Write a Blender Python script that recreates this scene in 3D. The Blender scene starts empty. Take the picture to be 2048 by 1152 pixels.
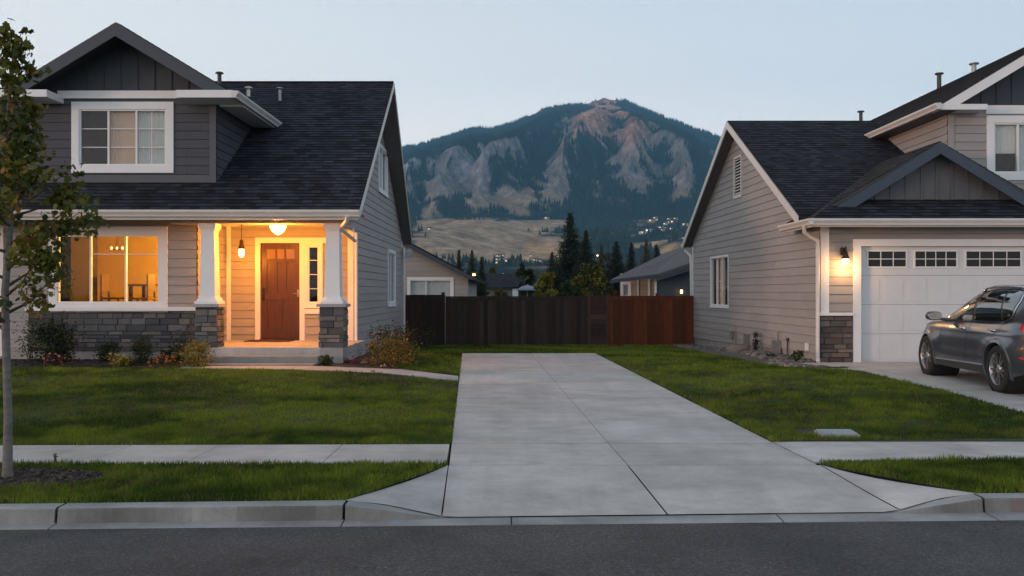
import bpy, math, random
import numpy as np
from mathutils import Vector, noise as mn
random.seed(7); rng = np.random.default_rng(7)
S = bpy.context.scene; COL = S.collection
F = 1750.0; CX = 1024.0; HY = 583.0; EYE = 1.5
def AX(px, D): return (px-CX)*D/F
def ZP(py, D): return EYE+(HY-py)*D/F
def P(px, py, D): return Vector((AX(px, D), D, ZP(py, D)))
def G(px, py, z=0.0):
    D = (EYE-z)*F/(py-HY); return Vector((AX(px, D), D, z))
def ss(a, b, x):
    t = min(1, max(0, (x-a)/(b-a))); return t*t*(3-2*t)
def lerp(a, b, t): return a+(b-a)*t
# ---------------------------------------------------------------- materials
def new_mat(name):
    m = bpy.data.materials.new(name); m.use_nodes = True
    nt = m.node_tree; b = nt.nodes['Principled BSDF']; return m, nt, b
def L(nt, a, b): nt.links.new(a, b)
def coords(nt, kind='Object', scale=(1, 1, 1)):
    t = nt.nodes.new('ShaderNodeTexCoord'); mp = nt.nodes.new('ShaderNodeMapping')
    mp.inputs['Scale'].default_value = scale; L(nt, t.outputs[kind], mp.inputs['Vector']); return mp.outputs['Vector']
def noise(nt, vec, scale, detail=4, rough=0.6):
    n = nt.nodes.new('ShaderNodeTexNoise'); n.inputs['Scale'].default_value = scale
    n.inputs['Detail'].default_value = detail; n.inputs['Roughness'].default_value = rough
    if vec is not None: L(nt, vec, n.inputs['Vector'])
    return n.outputs['Fac']
def ramp(nt, fac, stops):
    r = nt.nodes.new('ShaderNodeValToRGB'); e = r.color_ramp.elements
    while len(e) < len(stops): e.new(0.5)
    for i, (p, c) in enumerate(stops):
        e[i].position = p; e[i].color = (c[0], c[1], c[2], 1) if hasattr(c, '__len__') else (c, c, c, 1)
    L(nt, fac, r.inputs['Fac']); return r.outputs['Color']
def mixc(nt, mode, fac, a, b):
    m = nt.nodes.new('ShaderNodeMix'); m.data_type = 'RGBA'; m.blend_type = mode
    for i, v in ((0, fac), (6, a), (7, b)):
        if hasattr(v, 'is_linked') or hasattr(v, 'links'): L(nt, v, m.inputs[i])
        elif i == 0: m.inputs[0].default_value = v
        else: m.inputs[i].default_value = (v[0], v[1], v[2], 1)
    return m.outputs[2]
def bump(nt, b, h, dist=0.01, strength=0.5):
    n = nt.nodes.new('ShaderNodeBump'); n.inputs['Distance'].default_value = dist
    n.inputs['Strength'].default_value = strength
    L(nt, h, n.inputs['Height']); L(nt, n.outputs['Normal'], b.inputs['Normal'])
def simple(name, col, rough=0.6, metal=0.0, var=0.12, scale=3.0, bmp=0.0, bscale=40, attr=False, stretch=(1, 1, 1), spec=0.5):
    m, nt, b = new_mat(name); b.inputs['Roughness'].default_value = rough
    b.inputs['Metallic'].default_value = metal; b.inputs['Specular IOR Level'].default_value = spec
    v = coords(nt, 'Object', stretch)
    lo = [c*(1-var) for c in col]; hi = [min(1, c*(1+var)) for c in col]
    c = ramp(nt, noise(nt, v, scale, 5, .65), [(0.3, lo), (0.7, hi)])
    if attr:
        a = nt.nodes.new('ShaderNodeAttribute'); a.attribute_name = 'Col'
        c = mixc(nt, 'MULTIPLY', 1.0, c, a.outputs['Color'])
    L(nt, c, b.inputs['Base Color'])
    if bmp: bump(nt, b, noise(nt, v, bscale, 4), 0.01, bmp)
    return m
def emis(name, col, strength, base=(.8, .8, .8)):
    m, nt, b = new_mat(name); b.inputs['Base Color'].default_value = (*base, 1)
    b.inputs['Emission Color'].default_value = (*col, 1); b.inputs['Emission Strength'].default_value = strength
    return m
def foliage(name, rough=0.6, trans=0.25):
    m, nt, b = new_mat(name); b.inputs['Roughness'].default_value = rough
    b.inputs['Specular IOR Level'].default_value = 0.25
    a = nt.nodes.new('ShaderNodeAttribute'); a.attribute_name = 'Col'
    L(nt, a.outputs['Color'], b.inputs['Base Color'])
    t = nt.nodes.new('ShaderNodeBsdfTranslucent'); L(nt, a.outputs['Color'], t.inputs['Color'])
    mx = nt.nodes.new('ShaderNodeMixShader'); mx.inputs[0].default_value = trans
    L(nt, b.outputs[0], mx.inputs[1]); L(nt, t.outputs[0], mx.inputs[2])
    L(nt, mx.outputs[0], nt.nodes['Material Output'].inputs['Surface']); return m
def glass_mat(name, tint=(.9, .92, .92), refl=1.0):
    m, nt, b = new_mat(name); nt.nodes.remove(b)
    g = nt.nodes.new('ShaderNodeBsdfGlossy'); g.inputs['Roughness'].default_value = 0.015
    g.inputs['Color'].default_value = (.95, .97, 1, 1)
    t = nt.nodes.new('ShaderNodeBsdfTransparent'); t.inputs['Color'].default_value = (*tint, 1)
    fr = nt.nodes.new('ShaderNodeFresnel'); fr.inputs['IOR'].default_value = 1.5
    mp = nt.nodes.new('ShaderNodeMath'); mp.operation = 'MULTIPLY_ADD'; mp.inputs[1].default_value = .38*refl
    mp.inputs[2].default_value = 0.0; L(nt, fr.outputs[0], mp.inputs[0])
    vn = noise(nt, coords(nt), 1.3, 1); bp = nt.nodes.new('ShaderNodeBump'); bp.inputs['Strength'].default_value = .06
    bp.inputs['Distance'].default_value = .05; L(nt, vn, bp.inputs['Height']); L(nt, bp.outputs[0], g.inputs['Normal'])
    mx = nt.nodes.new('ShaderNodeMixShader'); L(nt, mp.outputs[0], mx.inputs[0])
    L(nt, t.outputs[0], mx.inputs[1]); L(nt, g.outputs[0], mx.inputs[2])
    L(nt, mx.outputs[0], nt.nodes['Material Output'].inputs['Surface']); return m
def shingle_mat(name, base):
    m, nt, b = new_mat(name); b.inputs['Roughness'].default_value = .85; b.inputs['Specular IOR Level'].default_value = .25
    uv = coords(nt, 'UV')
    br = nt.nodes.new('ShaderNodeTexBrick'); L(nt, uv, br.inputs['Vector'])
    br.inputs['Scale'].default_value = 1; br.inputs['Brick Width'].default_value = .19; br.inputs['Row Height'].default_value = .14
    br.inputs['Mortar Size'].default_value = .004; br.inputs['Bias'].default_value = 0
    br.inputs['Color1'].default_value = (*[c*.35 for c in base], 1); br.inputs['Color2'].default_value = (*[c*2.3 for c in base], 1)
    br.inputs['Mortar'].default_value = (*[c*.3 for c in base], 1)
    c = mixc(nt, 'MULTIPLY', 1.0, br.outputs['Color'], ramp(nt, noise(nt, uv, .9, 7, .7), [(.3, (.65, .68, .72)), (.7, (1.35, 1.32, 1.35))]))
    c = mixc(nt, 'MULTIPLY', .6, c, ramp(nt, noise(nt, uv, 90, 3), [(.3, .5), (.7, 1.5)]))
    L(nt, c, b.inputs['Base Color']); bump(nt, b, noise(nt, uv, 60, 3), .004, .6); return m
def concrete_mat(name, base, stain=.25, red=False):
    m, nt, b = new_mat(name); b.inputs['Roughness'].default_value = .8; b.inputs['Specular IOR Level'].default_value = .3
    v = coords(nt, 'Object')
    c = ramp(nt, noise(nt, v, .8, 6, .65), [(.3, [x*(1-stain) for x in base]), (.7, [x*1.12 for x in base])])
    v2 = coords(nt, 'Object', (1.3, 2.6, 1))
    c = mixc(nt, 'MULTIPLY', .55, c, ramp(nt, noise(nt, v2, 1.1, 7, .75), [(.35, .70), (.6, 1.12)]))
    c = mixc(nt, 'MULTIPLY', .35, c, ramp(nt, noise(nt, v, 140, 2), [(.3, .6), (.7, 1.3)]))
    c = mixc(nt, 'MULTIPLY', .4, c, ramp(nt, noise(nt, v, 3.3, 5, .8), [(.60, 1.0), (.74, .62)]))
    c = mixc(nt, 'MULTIPLY', .35, c, ramp(nt, noise(nt, coords(nt, 'Object', (3.2, .22, 1)), 1.0, 4, .6), [(.38, .80), (.55, 1.06)]))
    at = nt.nodes.new('ShaderNodeAttribute'); at.attribute_name = 'Col'
    c = mixc(nt, 'MULTIPLY', 1.0, c, at.outputs['Color'])
    L(nt, c, b.inputs['Base Color']); bump(nt, b, noise(nt, v, 90, 4), .004, .35); return m
M = {}
M['white'] = simple('white_paint', (.74, .75, .77), .5, var=.04, scale=1.5, bmp=.05)
M['greige'] = simple('greige_siding', (.315, .30, .295), .7, var=.07, scale=.9, bmp=.25, bscale=30, stretch=(1, 1, 4), attr=True)
M['greigeR'] = simple('taupe_siding', (.315, .298, .298), .7, var=.07, scale=.9, bmp=.25, bscale=30, stretch=(1, 1, 4), attr=True)
M['char'] = simple('charcoal_siding', (.058, .062, .078), .7, var=.12, scale=1.2, bmp=.25, bscale=30, stretch=(1, 1, 4), attr=True)
M['chartrim'] = simple('charcoal_trim', (.075, .085, .105), .55, var=.06)
M['batten'] = simple('dark_batten_board', (.036, .044, .058), .65, var=.1, stretch=(4, 4, 1))
M['battenR'] = simple('grey_batten_board', (.085, .088, .1), .65, var=.08, stretch=(4, 4, 1))
M['slate'] = simple('slate_blue_trim', (.036, .048, .068), .5, var=.06)
M['navy'] = simple('navy_trim', (.032, .052, .082), .5, var=.06)
M['roof'] = shingle_mat('asphalt_shingle', (.014, .0165, .023))
M['roofB'] = shingle_mat('asphalt_shingle_brown', (.028, .026, .026))
M['roofedge'] = simple('drip_edge', (.035, .035, .04), .6)
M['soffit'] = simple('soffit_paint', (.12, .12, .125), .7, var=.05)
M['gutter'] = simple('gutter_white', (.62, .60, .58), .4, var=.05)
M['conc'] = concrete_mat('concrete', (.52, .498, .475), .24)
M['kerbc'] = concrete_mat('kerb_concrete', (.38, .385, .38), .5)
M['found'] = concrete_mat('foundation_concrete', (.33, .32, .31), .2)
M['step2'] = concrete_mat('step_concrete', (.22, .24, .25), .15)
M['step'] = concrete_mat('porch_concrete', (.42, .41, .41), .15)
M['stone'] = simple('stone_veneer', (1, 1, 1), .85, var=.28, scale=9, bmp=.8, bscale=22, attr=True)
M['grout'] = simple('stone_grout', (.05, .048, .047), .9)
M['stonecap'] = simple('stone_cap', (.30, .30, .31), .8, var=.1, bmp=.2)
M['glass'] = glass_mat('window_glass')
M['glassroom'] = glass_mat('front_window_glass', (.95, .95, .92), .45)
M['glassdk'] = glass_mat('tinted_glass', (.25, .28, .3), 1.3)
M['dark'] = simple('dark_room', (.02, .019, .018), .9)
M['blind'] = simple('beige_blind', (.80, .58, .45), .9, var=.06, scale=.8)
M['blindw'] = simple('white_blind', (.78, .77, .75), .9, var=.06, scale=.8)
M['blindb'] = simple('brown_blind', (.03, .024, .022), .9, var=.1)
M['door'] = simple('stained_door_wood', (.07, .024, .009), .4, var=.35, scale=2.2, bmp=.1, stretch=(9, 9, 1))
M['black'] = simple('black_metal', (.015, .014, .014), .4, var=.1)
M['bronze'] = simple('bronze_metal', (.06, .035, .025), .4, metal=.5)
M['metal'] = simple('grey_metal', (.3, .31, .32), .45, metal=.6)
M['pipe'] = simple('vent_pipe', (.05, .05, .055), .6)
M['garage'] = simple('garage_door_white', (.62, .63, .65), .45, var=.03, bmp=.08, bscale=60)
M['mulch'] = simple('bark_mulch', (.028, .02, .015), .95, var=.6, scale=14, bmp=1, bscale=30)
M['soil'] = simple('lawn_soil', (.03, .042, .012), .95, var=.4, scale=2.5, bmp=.8, bscale=25)
M['gravel'] = simple('gravel_ground', (.10, .095, .09), .95, var=.5, scale=22, bmp=1, bscale=30)
M['leaf'] = foliage('leaf'); M['grass'] = foliage('grass_blade', .7, .3)
M['petal'] = foliage('petal', .6, .2); M['needle'] = foliage('needle', .8, .1)
M['wood'] = simple('fence_wood', (1, 1, 1), .85, var=.45, scale=2.5, bmp=.4, bscale=20, attr=True, stretch=(7, 7, .8))
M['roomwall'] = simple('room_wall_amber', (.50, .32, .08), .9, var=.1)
M['roomfloor'] = simple('room_floor', (.12, .06, .03), .6)
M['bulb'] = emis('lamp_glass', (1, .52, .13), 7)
M['bulb2'] = emis('lantern_glass', (1, .62, .22), 6)
M['bulb3'] = emis('garage_lamp_glass', (1, .62, .26), 6)
def asphalt():
    m, nt, b = new_mat('asphalt'); b.inputs['Roughness'].default_value = .85; b.inputs['Specular IOR Level'].default_value = .3
    v = coords(nt, 'Object')
    c = ramp(nt, noise(nt, v, .9, 6, .7), [(.3, (.060, .059, .060)), (.7, (.118, .114, .113))])
    c = mixc(nt, 'MULTIPLY', .8, c, ramp(nt, noise(nt, v, 120, 3, .7), [(.3, .35), (.60, 1.25), (.72, 3.2)]))
    c = mixc(nt, 'MULTIPLY', .8, c, ramp(nt, noise(nt, v, 38, 4, .8), [(.35, .6), (.58, 1.15), (.70, 2.2)]))
    vo = nt.nodes.new('ShaderNodeTexVoronoi'); vo.inputs['Scale'].default_value = 70; L(nt, v, vo.inputs['Vector'])
    c = mixc(nt, 'MULTIPLY', .5, c, ramp(nt, vo.outputs['Distance'], [(.0, 1.5), (.5, .7)]))
    vo2 = nt.nodes.new('ShaderNodeTexVoronoi'); vo2.feature = 'DISTANCE_TO_EDGE'; vo2.inputs['Scale'].default_value = .55
    wv = nt.nodes.new('ShaderNodeVectorMath'); wv.operation = 'ADD'; L(nt, v, wv.inputs[0])
    nn = nt.nodes.new('ShaderNodeTexNoise'); nn.inputs['Scale'].default_value = 2.5; nn.inputs['Detail'].default_value = 6; L(nt, v, nn.inputs['Vector'])
    L(nt, nn.outputs['Color'], wv.inputs[1]); L(nt, wv.outputs[0], vo2.inputs['Vector'])
    crack = ramp(nt, vo2.outputs['Distance'], [(.0, .45), (.008, 1.0)])
    gate = ramp(nt, noise(nt, v, .6, 2), [(.5, 0), (.6, 1)])
    mx = nt.nodes.new('ShaderNodeMix'); mx.data_type = 'RGBA'; mx.blend_type = 'MULTIPLY'
    L(nt, gate, mx.inputs[0]); L(nt, c, mx.inputs[6]); L(nt, crack, mx.inputs[7])
    L(nt, mx.outputs[2], b.inputs['Base Color']); bump(nt, b, noise(nt, v, 130, 3), .006, .7); return m
M['asphalt'] = asphalt()
# ---------------------------------------------------------------- geometry collector
ORG = {}
def tag(o, label=None, cat=None, group=None, kind=None):
    if label: o['label'] = label
    if cat: o['category'] = cat
    if group: o['group'] = group
    if kind: o['kind'] = kind
    return o
def thing(name, label, cat, loc, group=None):
    o = bpy.data.objects.new(name, None); COL.objects.link(o); o.location = loc; o.empty_display_size = .2
    ORG[o] = Vector(loc); return tag(o, label, cat, group)
class Fr:
    def __init__(s, o, u, v, n): s.o, s.u, s.v, s.n = Vector(o), Vector(u).normalized(), Vector(v).normalized(), Vector(n).normalized()
    def pt(s, a, b, c=0): return s.o+s.u*a+s.v*b+s.n*c
def front(D): return Fr((0, D, 0), (1, 0, 0), (0, 0, 1), (0, -1, 0))
class MB:
    def __init__(s): s.v = []; s.f = []; s.c = []; s.uv = {}; s.sm = []
    def face(s, pts, col=(1, 1, 1), uv=None, smooth=False):
        i = len(s.v); s.v += [tuple(p) for p in pts]; s.f.append(tuple(range(i, i+len(pts)))); s.c.append(col); s.sm.append(smooth)
        if uv: s.uv[len(s.f)-1] = uv
    def mesh(s, vs, fs, col=(1, 1, 1), smooth=False):
        i = len(s.v); s.v += [tuple(p) for p in vs]
        for f in fs: s.f.append(tuple(i+k for k in f)); s.c.append(col); s.sm.append(smooth)
    def box(s, x0, x1, y0, y1, z0, z1, col=(1, 1, 1)):
        vs = [(x, y, z) for x in (x0, x1) for y in (y0, y1) for z in (z0, z1)]
        s.mesh(vs, [(0, 1, 3, 2), (4, 6, 7, 5), (0, 4, 5, 1), (2, 3, 7, 6), (0, 2, 6, 4), (1, 5, 7, 3)], col)
    def fbox(s, fr, a0, a1, b0, b1, c0, c1, col=(1, 1, 1)):
        vs = [fr.pt(a, b, c) for a in (a0, a1) for b in (b0, b1) for c in (c0, c1)]
        s.mesh(vs, [(0, 1, 3, 2), (4, 6, 7, 5), (0, 4, 5, 1), (2, 3, 7, 6), (0, 2, 6, 4), (1, 5, 7, 3)], col)
    def prism(s, poly, off, col=(1, 1, 1)):
        n = len(poly); off = Vector(off); vs = [Vector(p) for p in poly]+[Vector(p)+off for p in poly]
        s.mesh(vs, [tuple(range(n)), tuple(range(2*n-1, n-1, -1))]+[(i, (i+1) % n, n+(i+1) % n, n+i) for i in range(n)], col)
    def tube(s, path, rad, n=8, col=(1, 1, 1), cap=True):
        path = [Vector(p) for p in path]; k = len(path); rad = rad if hasattr(rad, '__len__') else [rad]*k; vs = []; ref = None
        for i, p in enumerate(path):
            t = (path[min(i+1, k-1)]-path[max(i-1, 0)]).normalized()
            if ref is None: ref = Vector((0, 0, 1)) if abs(t.z) < .9 else Vector((1, 0, 0))
            a = t.cross(ref).normalized(); b = t.cross(a).normalized(); ref = b.cross(t) if False else ref
            for j in range(n):
                th = 2*math.pi*j/n; vs.append(p+(a*math.cos(th)+b*math.sin(th))*rad[i])
        fs = [(i*n+j, i*n+(j+1) % n, (i+1)*n+(j+1) % n, (i+1)*n+j) for i in range(k-1) for j in range(n)]
        s.mesh(vs, fs, col, True)
        if cap: s.mesh(vs[:n], [tuple(range(n))], col); s.mesh(vs[-n:], [tuple(range(n))], col)
    def lathe(s, o, prof, axis=(0, 0, 1), n=20, col=(1, 1, 1)):
        o = Vector(o); ax = Vector(axis).normalized(); r = Vector((1, 0, 0)) if abs(ax.x) < .9 else Vector((0, 1, 0))
        a = ax.cross(r).normalized(); b = ax.cross(a).normalized(); vs = []
        for (rad, h) in prof:
            for j in range(n):
                th = 2*math.pi*j/n; vs.append(o+ax*h+(a*math.cos(th)+b*math.sin(th))*rad)
        fs = [(i*n+j, i*n+(j+1) % n, (i+1)*n+(j+1) % n, (i+1)*n+j) for i in range(len(prof)-1) for j in range(n)]
        s.mesh(vs, fs, col, True)
    def build(s, name, mat, parent=None, label=None, smooth=None):
        org = ORG.get(parent)
        if parent is None:
            a = np.array(s.v); org = Vector(((a[:, 0].min()+a[:, 0].max())/2, (a[:, 1].min()+a[:, 1].max())/2, a[:, 2].min()))
        me = bpy.data.meshes.new(name); me.from_pydata([(x-org.x, y-org.y, z-org.z) for x, y, z in s.v], [], s.f)
        me.materials.append(mat); lt = np.array([len(f) for f in s.f])
        ca = me.attributes.new('Col', 'FLOAT_COLOR', 'CORNER'); c4 = np.ones((len(s.f), 4)); c4[:, :3] = np.array(s.c)
        ca.data.foreach_set('color', np.repeat(c4, lt, axis=0).ravel())
        if s.uv:
            ul = me.uv_layers.new(name='UVMap')
            for p in me.polygons:
                q = s.uv.get(p.index)
                if q:
                    for k, li in enumerate(p.loop_indices): ul.data[li].uv = q[k]
        me.polygons.foreach_set('use_smooth', [bool(x) for x in s.sm] if smooth is None else [smooth]*len(s.f))
        me.update()
        o = bpy.data.objects.new(name, me); COL.objects.link(o)
        if parent is not None: o.parent = parent
        else: o.location = org
        ORG[o] = org
        if label: o['label'] = label
        return o
def np_mesh(name, verts, k, mat, cols, parent=None, smooth=False):
    """verts (N*k,3): N separate k-gons, cols (N,3)"""
    verts = np.asarray(verts, dtype=np.float64); org = ORG.get(parent)
    if parent is None: org = Vector((float(verts[:, 0].mean()), float(verts[:, 1].mean()), float(verts[:, 2].min())))
    verts = verts-np.array(org[:]); n = len(verts)//k
    me = bpy.data.meshes.new(name); me.vertices.add(n*k); me.loops.add(n*k); me.polygons.add(n)
    me.vertices.foreach_set('co', verts.ravel()); me.loops.foreach_set('vertex_index', np.arange(n*k, dtype=np.int32))
    me.polygons.foreach_set('loop_start', np.arange(0, n*k, k, dtype=np.int32)); me.update(calc_edges=True); me.validate()
    me.materials.append(mat); ca = me.attributes.new('Col', 'FLOAT_COLOR', 'CORNER'); c4 = np.ones((n, 4)); c4[:, :3] = cols
    ca.data.foreach_set('color', np.repeat(c4, k, axis=0).ravel())
    o = bpy.data.objects.new(name, me); COL.objects.link(o)
    if parent is not None: o.parent = parent
    else: o.location = org
    ORG[o] = org; return o
def copy_thing(root, loc):
    r = root.copy(); COL.objects.link(r); r.location = loc
    for ch in root.children:
        c = ch.copy(); COL.objects.link(c); c.parent = r
        for g in ch.children:
            d = g.copy(); COL.objects.link(d); d.parent = c
    return r
# ---------------------------------------------------------------- clipped courses (lap siding, shingles)
def clip(poly, axis, val, keep_ge):
    out = []; n = len(poly)
    for i in range(n):
        p, q = poly[i], poly[(i+1) % n]; a, b = p[axis]-val, q[axis]-val
        if not keep_ge: a, b = -a, -b
        if a >= -1e-9: out.append(p)
        if (a > 1e-9 and b < -1e-9) or (a < -1e-9 and b > 1e-9):
            t = a/(a-b); out.append((p[0]+(q[0]-p[0])*t, p[1]+(q[1]-p[1])*t))
    return out if len(out) > 2 else []
def cut_openings(polys, ops):
    for (a0, a1, b0, b1) in ops:
        nxt = []
        for p in polys:
            l = clip(p, 0, a0, False); r = clip(p, 0, a1, True); m = clip(clip(p, 0, a0, True), 0, a1, False) if clip(p, 0, a0, True) else []
            for q in (l, r, clip(m, 1, b0, False) if m else [], clip(m, 1, b1, True) if m else []):
                if q: nxt.append(q)
        polys = nxt
    return polys
def courses(mb, fr, poly, h, lip=.014, gap=.009, ops=(), b0=0.0, jit=.05, joints=0, uvs=False, base=.004):
    bmin = min(p[1] for p in poly); bmax = max(p[1] for p in poly); k = math.floor((bmin-b0)/h); z = b0+k*h
    while z < bmax:
        band = clip(clip(poly, 1, z, True) or [], 1, z+h, False) if clip(poly, 1, z, True) else []
        if band:
            umin = min(p[0] for p in band); umax = max(p[0] for p in band); cuts = [umin]
            if joints:
                u = umin-random.random()*joints
                while True:
                    u += joints*random.uniform(.55, 1.3)
                    if u > umax-.1: break
                    if u > umin+.1: cuts.append(u)
            cuts.append(umax)
            for ci in range(len(cuts)-1):
                seg = clip(clip(band, 0, cuts[ci]+(.0025 if ci else 0), True) or [], 0, cuts[ci+1]-(.0025 if ci+2 < len(cuts) else 0), False) if joints else band
                if not seg: continue
                c = 1+random.uniform(-jit, jit); col = (c, c, c)
                for q in cut_openings([seg], ops):
                    top = clip(q, 1, z+gap, True)
                    if top:
                        off = lambda b: base+lip*(1-(b-z-gap)/(h-gap))
                        mb.face([fr.pt(a, b, off(b)) for a, b in top], col, [(a, b) for a, b in top] if uvs else None)
                        lo = [p for p in top if abs(p[1]-(z+gap)) < 1e-6]
                        if len(lo) >= 2:
                            a0, a1 = min(p[0] for p in lo), max(p[0] for p in lo)
                            mb.face([fr.pt(a0, z+gap, base+lip), fr.pt(a1, z+gap, base+lip), fr.pt(a1, z+gap, -.012), fr.pt(a0, z+gap, -.012)], col, [(a0, z), (a1, z), (a1, z), (a0, z)] if uvs else None)
                    if gap:
                        bot = clip(q, 1, z+gap, False)
                        if bot: mb.face([fr.pt(a, b, -.012) for a, b in bot], (.42, .42, .42), [(a, b) for a, b in bot] if uvs else None)  # slot back darkened: shade under each lap put into the colour
        z += h
def siding(name, fr, polys, mat, parent, ops=(), h=.18, joints=0, b0=0):
    mb = MB()
    for p in polys: courses(mb, fr, p, h, .013, .007, ops, b0, .045, joints)
    return mb.build(name, mat, parent)
def battens(name, fr, poly, mat, parent, pitch=.34, b0=0):
    mb = MB(); mb.face([fr.pt(a, b, .002) for a, b in poly])
    a = min(p[0] for p in poly)+pitch*.5; amax = max(p[0] for p in poly)
    while a < amax:
        q = clip(clip(poly, 0, a-.02, True) or [], 0, a+.02, False) if clip(poly, 0, a-.02, True) else []
        if q: mb.prism([fr.pt(x, y, .003) for x, y in q], fr.n*.018)
        a += pitch
    return mb.build(name, mat, parent)
def roof_plane(parent, p0, p1, p2, p3, mat=None, th=.10, name='roof', extra=None):
    """p0,p1 eave; p2,p3 up (p1-p2 edge, p3-p0 edge). extra: further points of a convex polygon replacing it"""
    pts = [Vector(p) for p in (extra or (p0, p1, p2, p3))]
    u = (pts[1]-pts[0]).normalized(); n = u.cross(pts[2]-pts[1] if (pts[2]-pts[1]).cross(u).length > .01 else pts[3]-pts[0]).normalized()
    if n.z < 0: n = -n
    v = n.cross(u).normalized()
    if v.z < 0: v = -v
    fr = Fr(pts[0], u, v, n); poly = [((p-pts[0]).dot(u), (p-pts[0]).dot(v)) for p in pts]
    mb = MB(); courses(mb, fr, poly, .14, .011, 0, (), 0, .0, 0, True, .004)
    o = mb.build(name, mat or M['roof'], parent)
    sl = MB(); sl.prism([p-n*.001 for p in pts], -n*th); s_ = sl.build('roof_deck', M['roofedge'], o); return o
def gutter(mb, p0, p1, out, s=1.0):
    p0, p1, out = Vector(p0), Vector(p1), Vector(out).normalized(); Z = Vector((0, 0, 1))
    prof = [(0, .01), (0, -.115), (.075, -.115), (.085, -.08), (.12, -.03), (.12, .005), (.105, .005), (.105, -.02), (.07, -.1), (.012, -.1), (.012, .01)]
    prof = [(a*s, b*s) for a, b in prof]; n = len(prof)
    vs = [p0+out*a+Z*b for a, b in prof]+[p1+out*a+Z*b for a, b in prof]
    mb.mesh(vs, [(i, (i+1) % n, n+(i+1) % n, n+i) for i in range(n)])
    for k, p in ((0, p0), (n, p1)):   # end caps
        mb.face([p+out*a+Z*b for a, b in prof[:6]])
def stones(mb, fr, a0, a1, b0, b1, pal, rows=None):
    z = b0
    while z < b1-.02:
        h = min(random.choice((.075, .1, .1, .13)), b1-z)
        if b1-z-h < .04: h = b1-z
        a = a0-random.random()*.2
        while a < a1:
            w = random.uniform(.16, .46); x0, x1 = max(a, a0), min(a+w, a1)
            if x1-x0 > .012:
                c = random.choice(pal); k = random.uniform(.75, 1.25); pr = random.uniform(.006, .034); col = tuple(q*k for q in c)
                i0, i1, j0, j1 = x0+.004, x1-.004, z+.004, z+h-.004; e = .008
                vs = [fr.pt(i0, j0, 0), fr.pt(i1, j0, 0), fr.pt(i1, j1, 0), fr.pt(i0, j1, 0)]
                vs += [fr.pt(i0+e*random.random(), j0+e*random.random(), pr), fr.pt(i1-e*random.random(), j0+e, pr*random.uniform(.8, 1.2)), fr.pt(i1-e, j1-e*random.random(), pr), fr.pt(i0+e, j1-e, pr*random.uniform(.8, 1.2))]
                mb.mesh(vs, [(4, 5, 6, 7), (0, 1, 5, 4), (1, 2, 6, 5), (2, 3, 7, 6), (3, 0, 4, 7)], col)
            a += w
        z += h
PAL = [(.085, .09, .10), (.12, .125, .135), (.16, .155, .15), (.06, .065, .075), (.10, .10, .105), (.11, .105, .10), (.075, .08, .088), (.13, .125, .125), (.22, .19, .16)]
PALR = [(.12, .085, .075), (.16, .12, .10), (.10, .085, .08), (.2, .16, .13), (.085, .065, .06), (.14, .12, .115)]
def window(parent, fr, a0, a1, b0, b1, trim=.10, divs=(), muntins=(), panes_bg=None, sill=True, proud=.035, frw=.035, depth=.10, sash=M['white'], glass=None, trimmat=None, bg_d=.10, rev=False, label=None, grid_for=None):
    """opening a0..a1 x b0..b1 in frame coords. divs: mullion a positions. muntins: (pane index, [b...],[a fractions])"""
    t = MB(); tm = trimmat or M['white']
    t.fbox(fr, a0-trim, a1+trim, b1, b1+trim, -.02, proud); t.fbox(fr, a0-trim, a1+trim, b0-trim, b0, -.02, proud+.002)
    t.fbox(fr, a0-trim, a0, b0, b1, -.02, proud-.003); t.fbox(fr, a1, a1+trim, b0, b1, -.02, proud-.003)
    if sill: t.fbox(fr, a0-trim-.015, a1+trim+.015, b0-trim-.03, b0-trim, -.02, proud+.02)
    w = t.build('window', tm, parent, label)
    f = MB(); f.fbox(fr, a0, a1, b1-frw, b1, -.06, .012); f.fbox(fr, a0, a1, b0, b0+frw, -.06, .014)
    f.fbox(fr, a0, a0+frw, b0+frw, b1-frw, -.06, .010); f.fbox(fr, a1-frw, a1, b0+frw, b1-frw, -.06, .010)
    for d in divs: f.fbox(fr, d-.018, d+.018, b0+frw, b1-frw, -.055, .006)
    f.build('frame', sash, w)
    edges = [a0+frw]+list(divs)+[a1-frw]
    if muntins:
        for (pi, bs, fs) in muntins:
            l, r = edges[pi]+.022*(pi > 0), edges[pi+1]-.022*(pi+2 < len(edges))
            for b in bs: mu = MB(); mu.fbox(fr, l, r, b-.008, b+.008, -.04, -.026); mu.build('muntin', sash, w)
            for q in fs: mu = MB(); mu.fbox(fr, lerp(l, r, q)-.008, lerp(l, r, q)+.008, b0+frw, b1-frw, -.0405, -.0275); mu.build('muntin', sash, w)
    for i in range(len(edges)-1):
        l, r = edges[i]+.022*(i > 0), edges[i+1]-.022*(i+2 < len(edges))
        g = MB(); g.fbox(fr, l-.004, r+.004, b0+frw-.004, b1-frw+.004, -.038, -.033); g.build('pane', glass or M['glass'], w)
        if panes_bg and panes_bg[i] is not None:
            c = MB(); N = 14; k = -bg_d
            for q in range(N):
                x0, x1 = lerp(l-.02, r+.02, q/N), lerp(l-.02, r+.02, (q+1)/N); xm = (x0+x1)/2
                c.face([fr.pt(x0, b0, k), fr.pt(xm, b0, k+.012), fr.pt(xm, b1, k+.012), fr.pt(x0, b1, k)]); c.face([fr.pt(xm, b0, k+.012), fr.pt(x1, b0, k), fr.pt(x1, b1, k), fr.pt(xm, b1, k+.012)])
            c.build('curtain', panes_bg[i], w)
    return w
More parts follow.
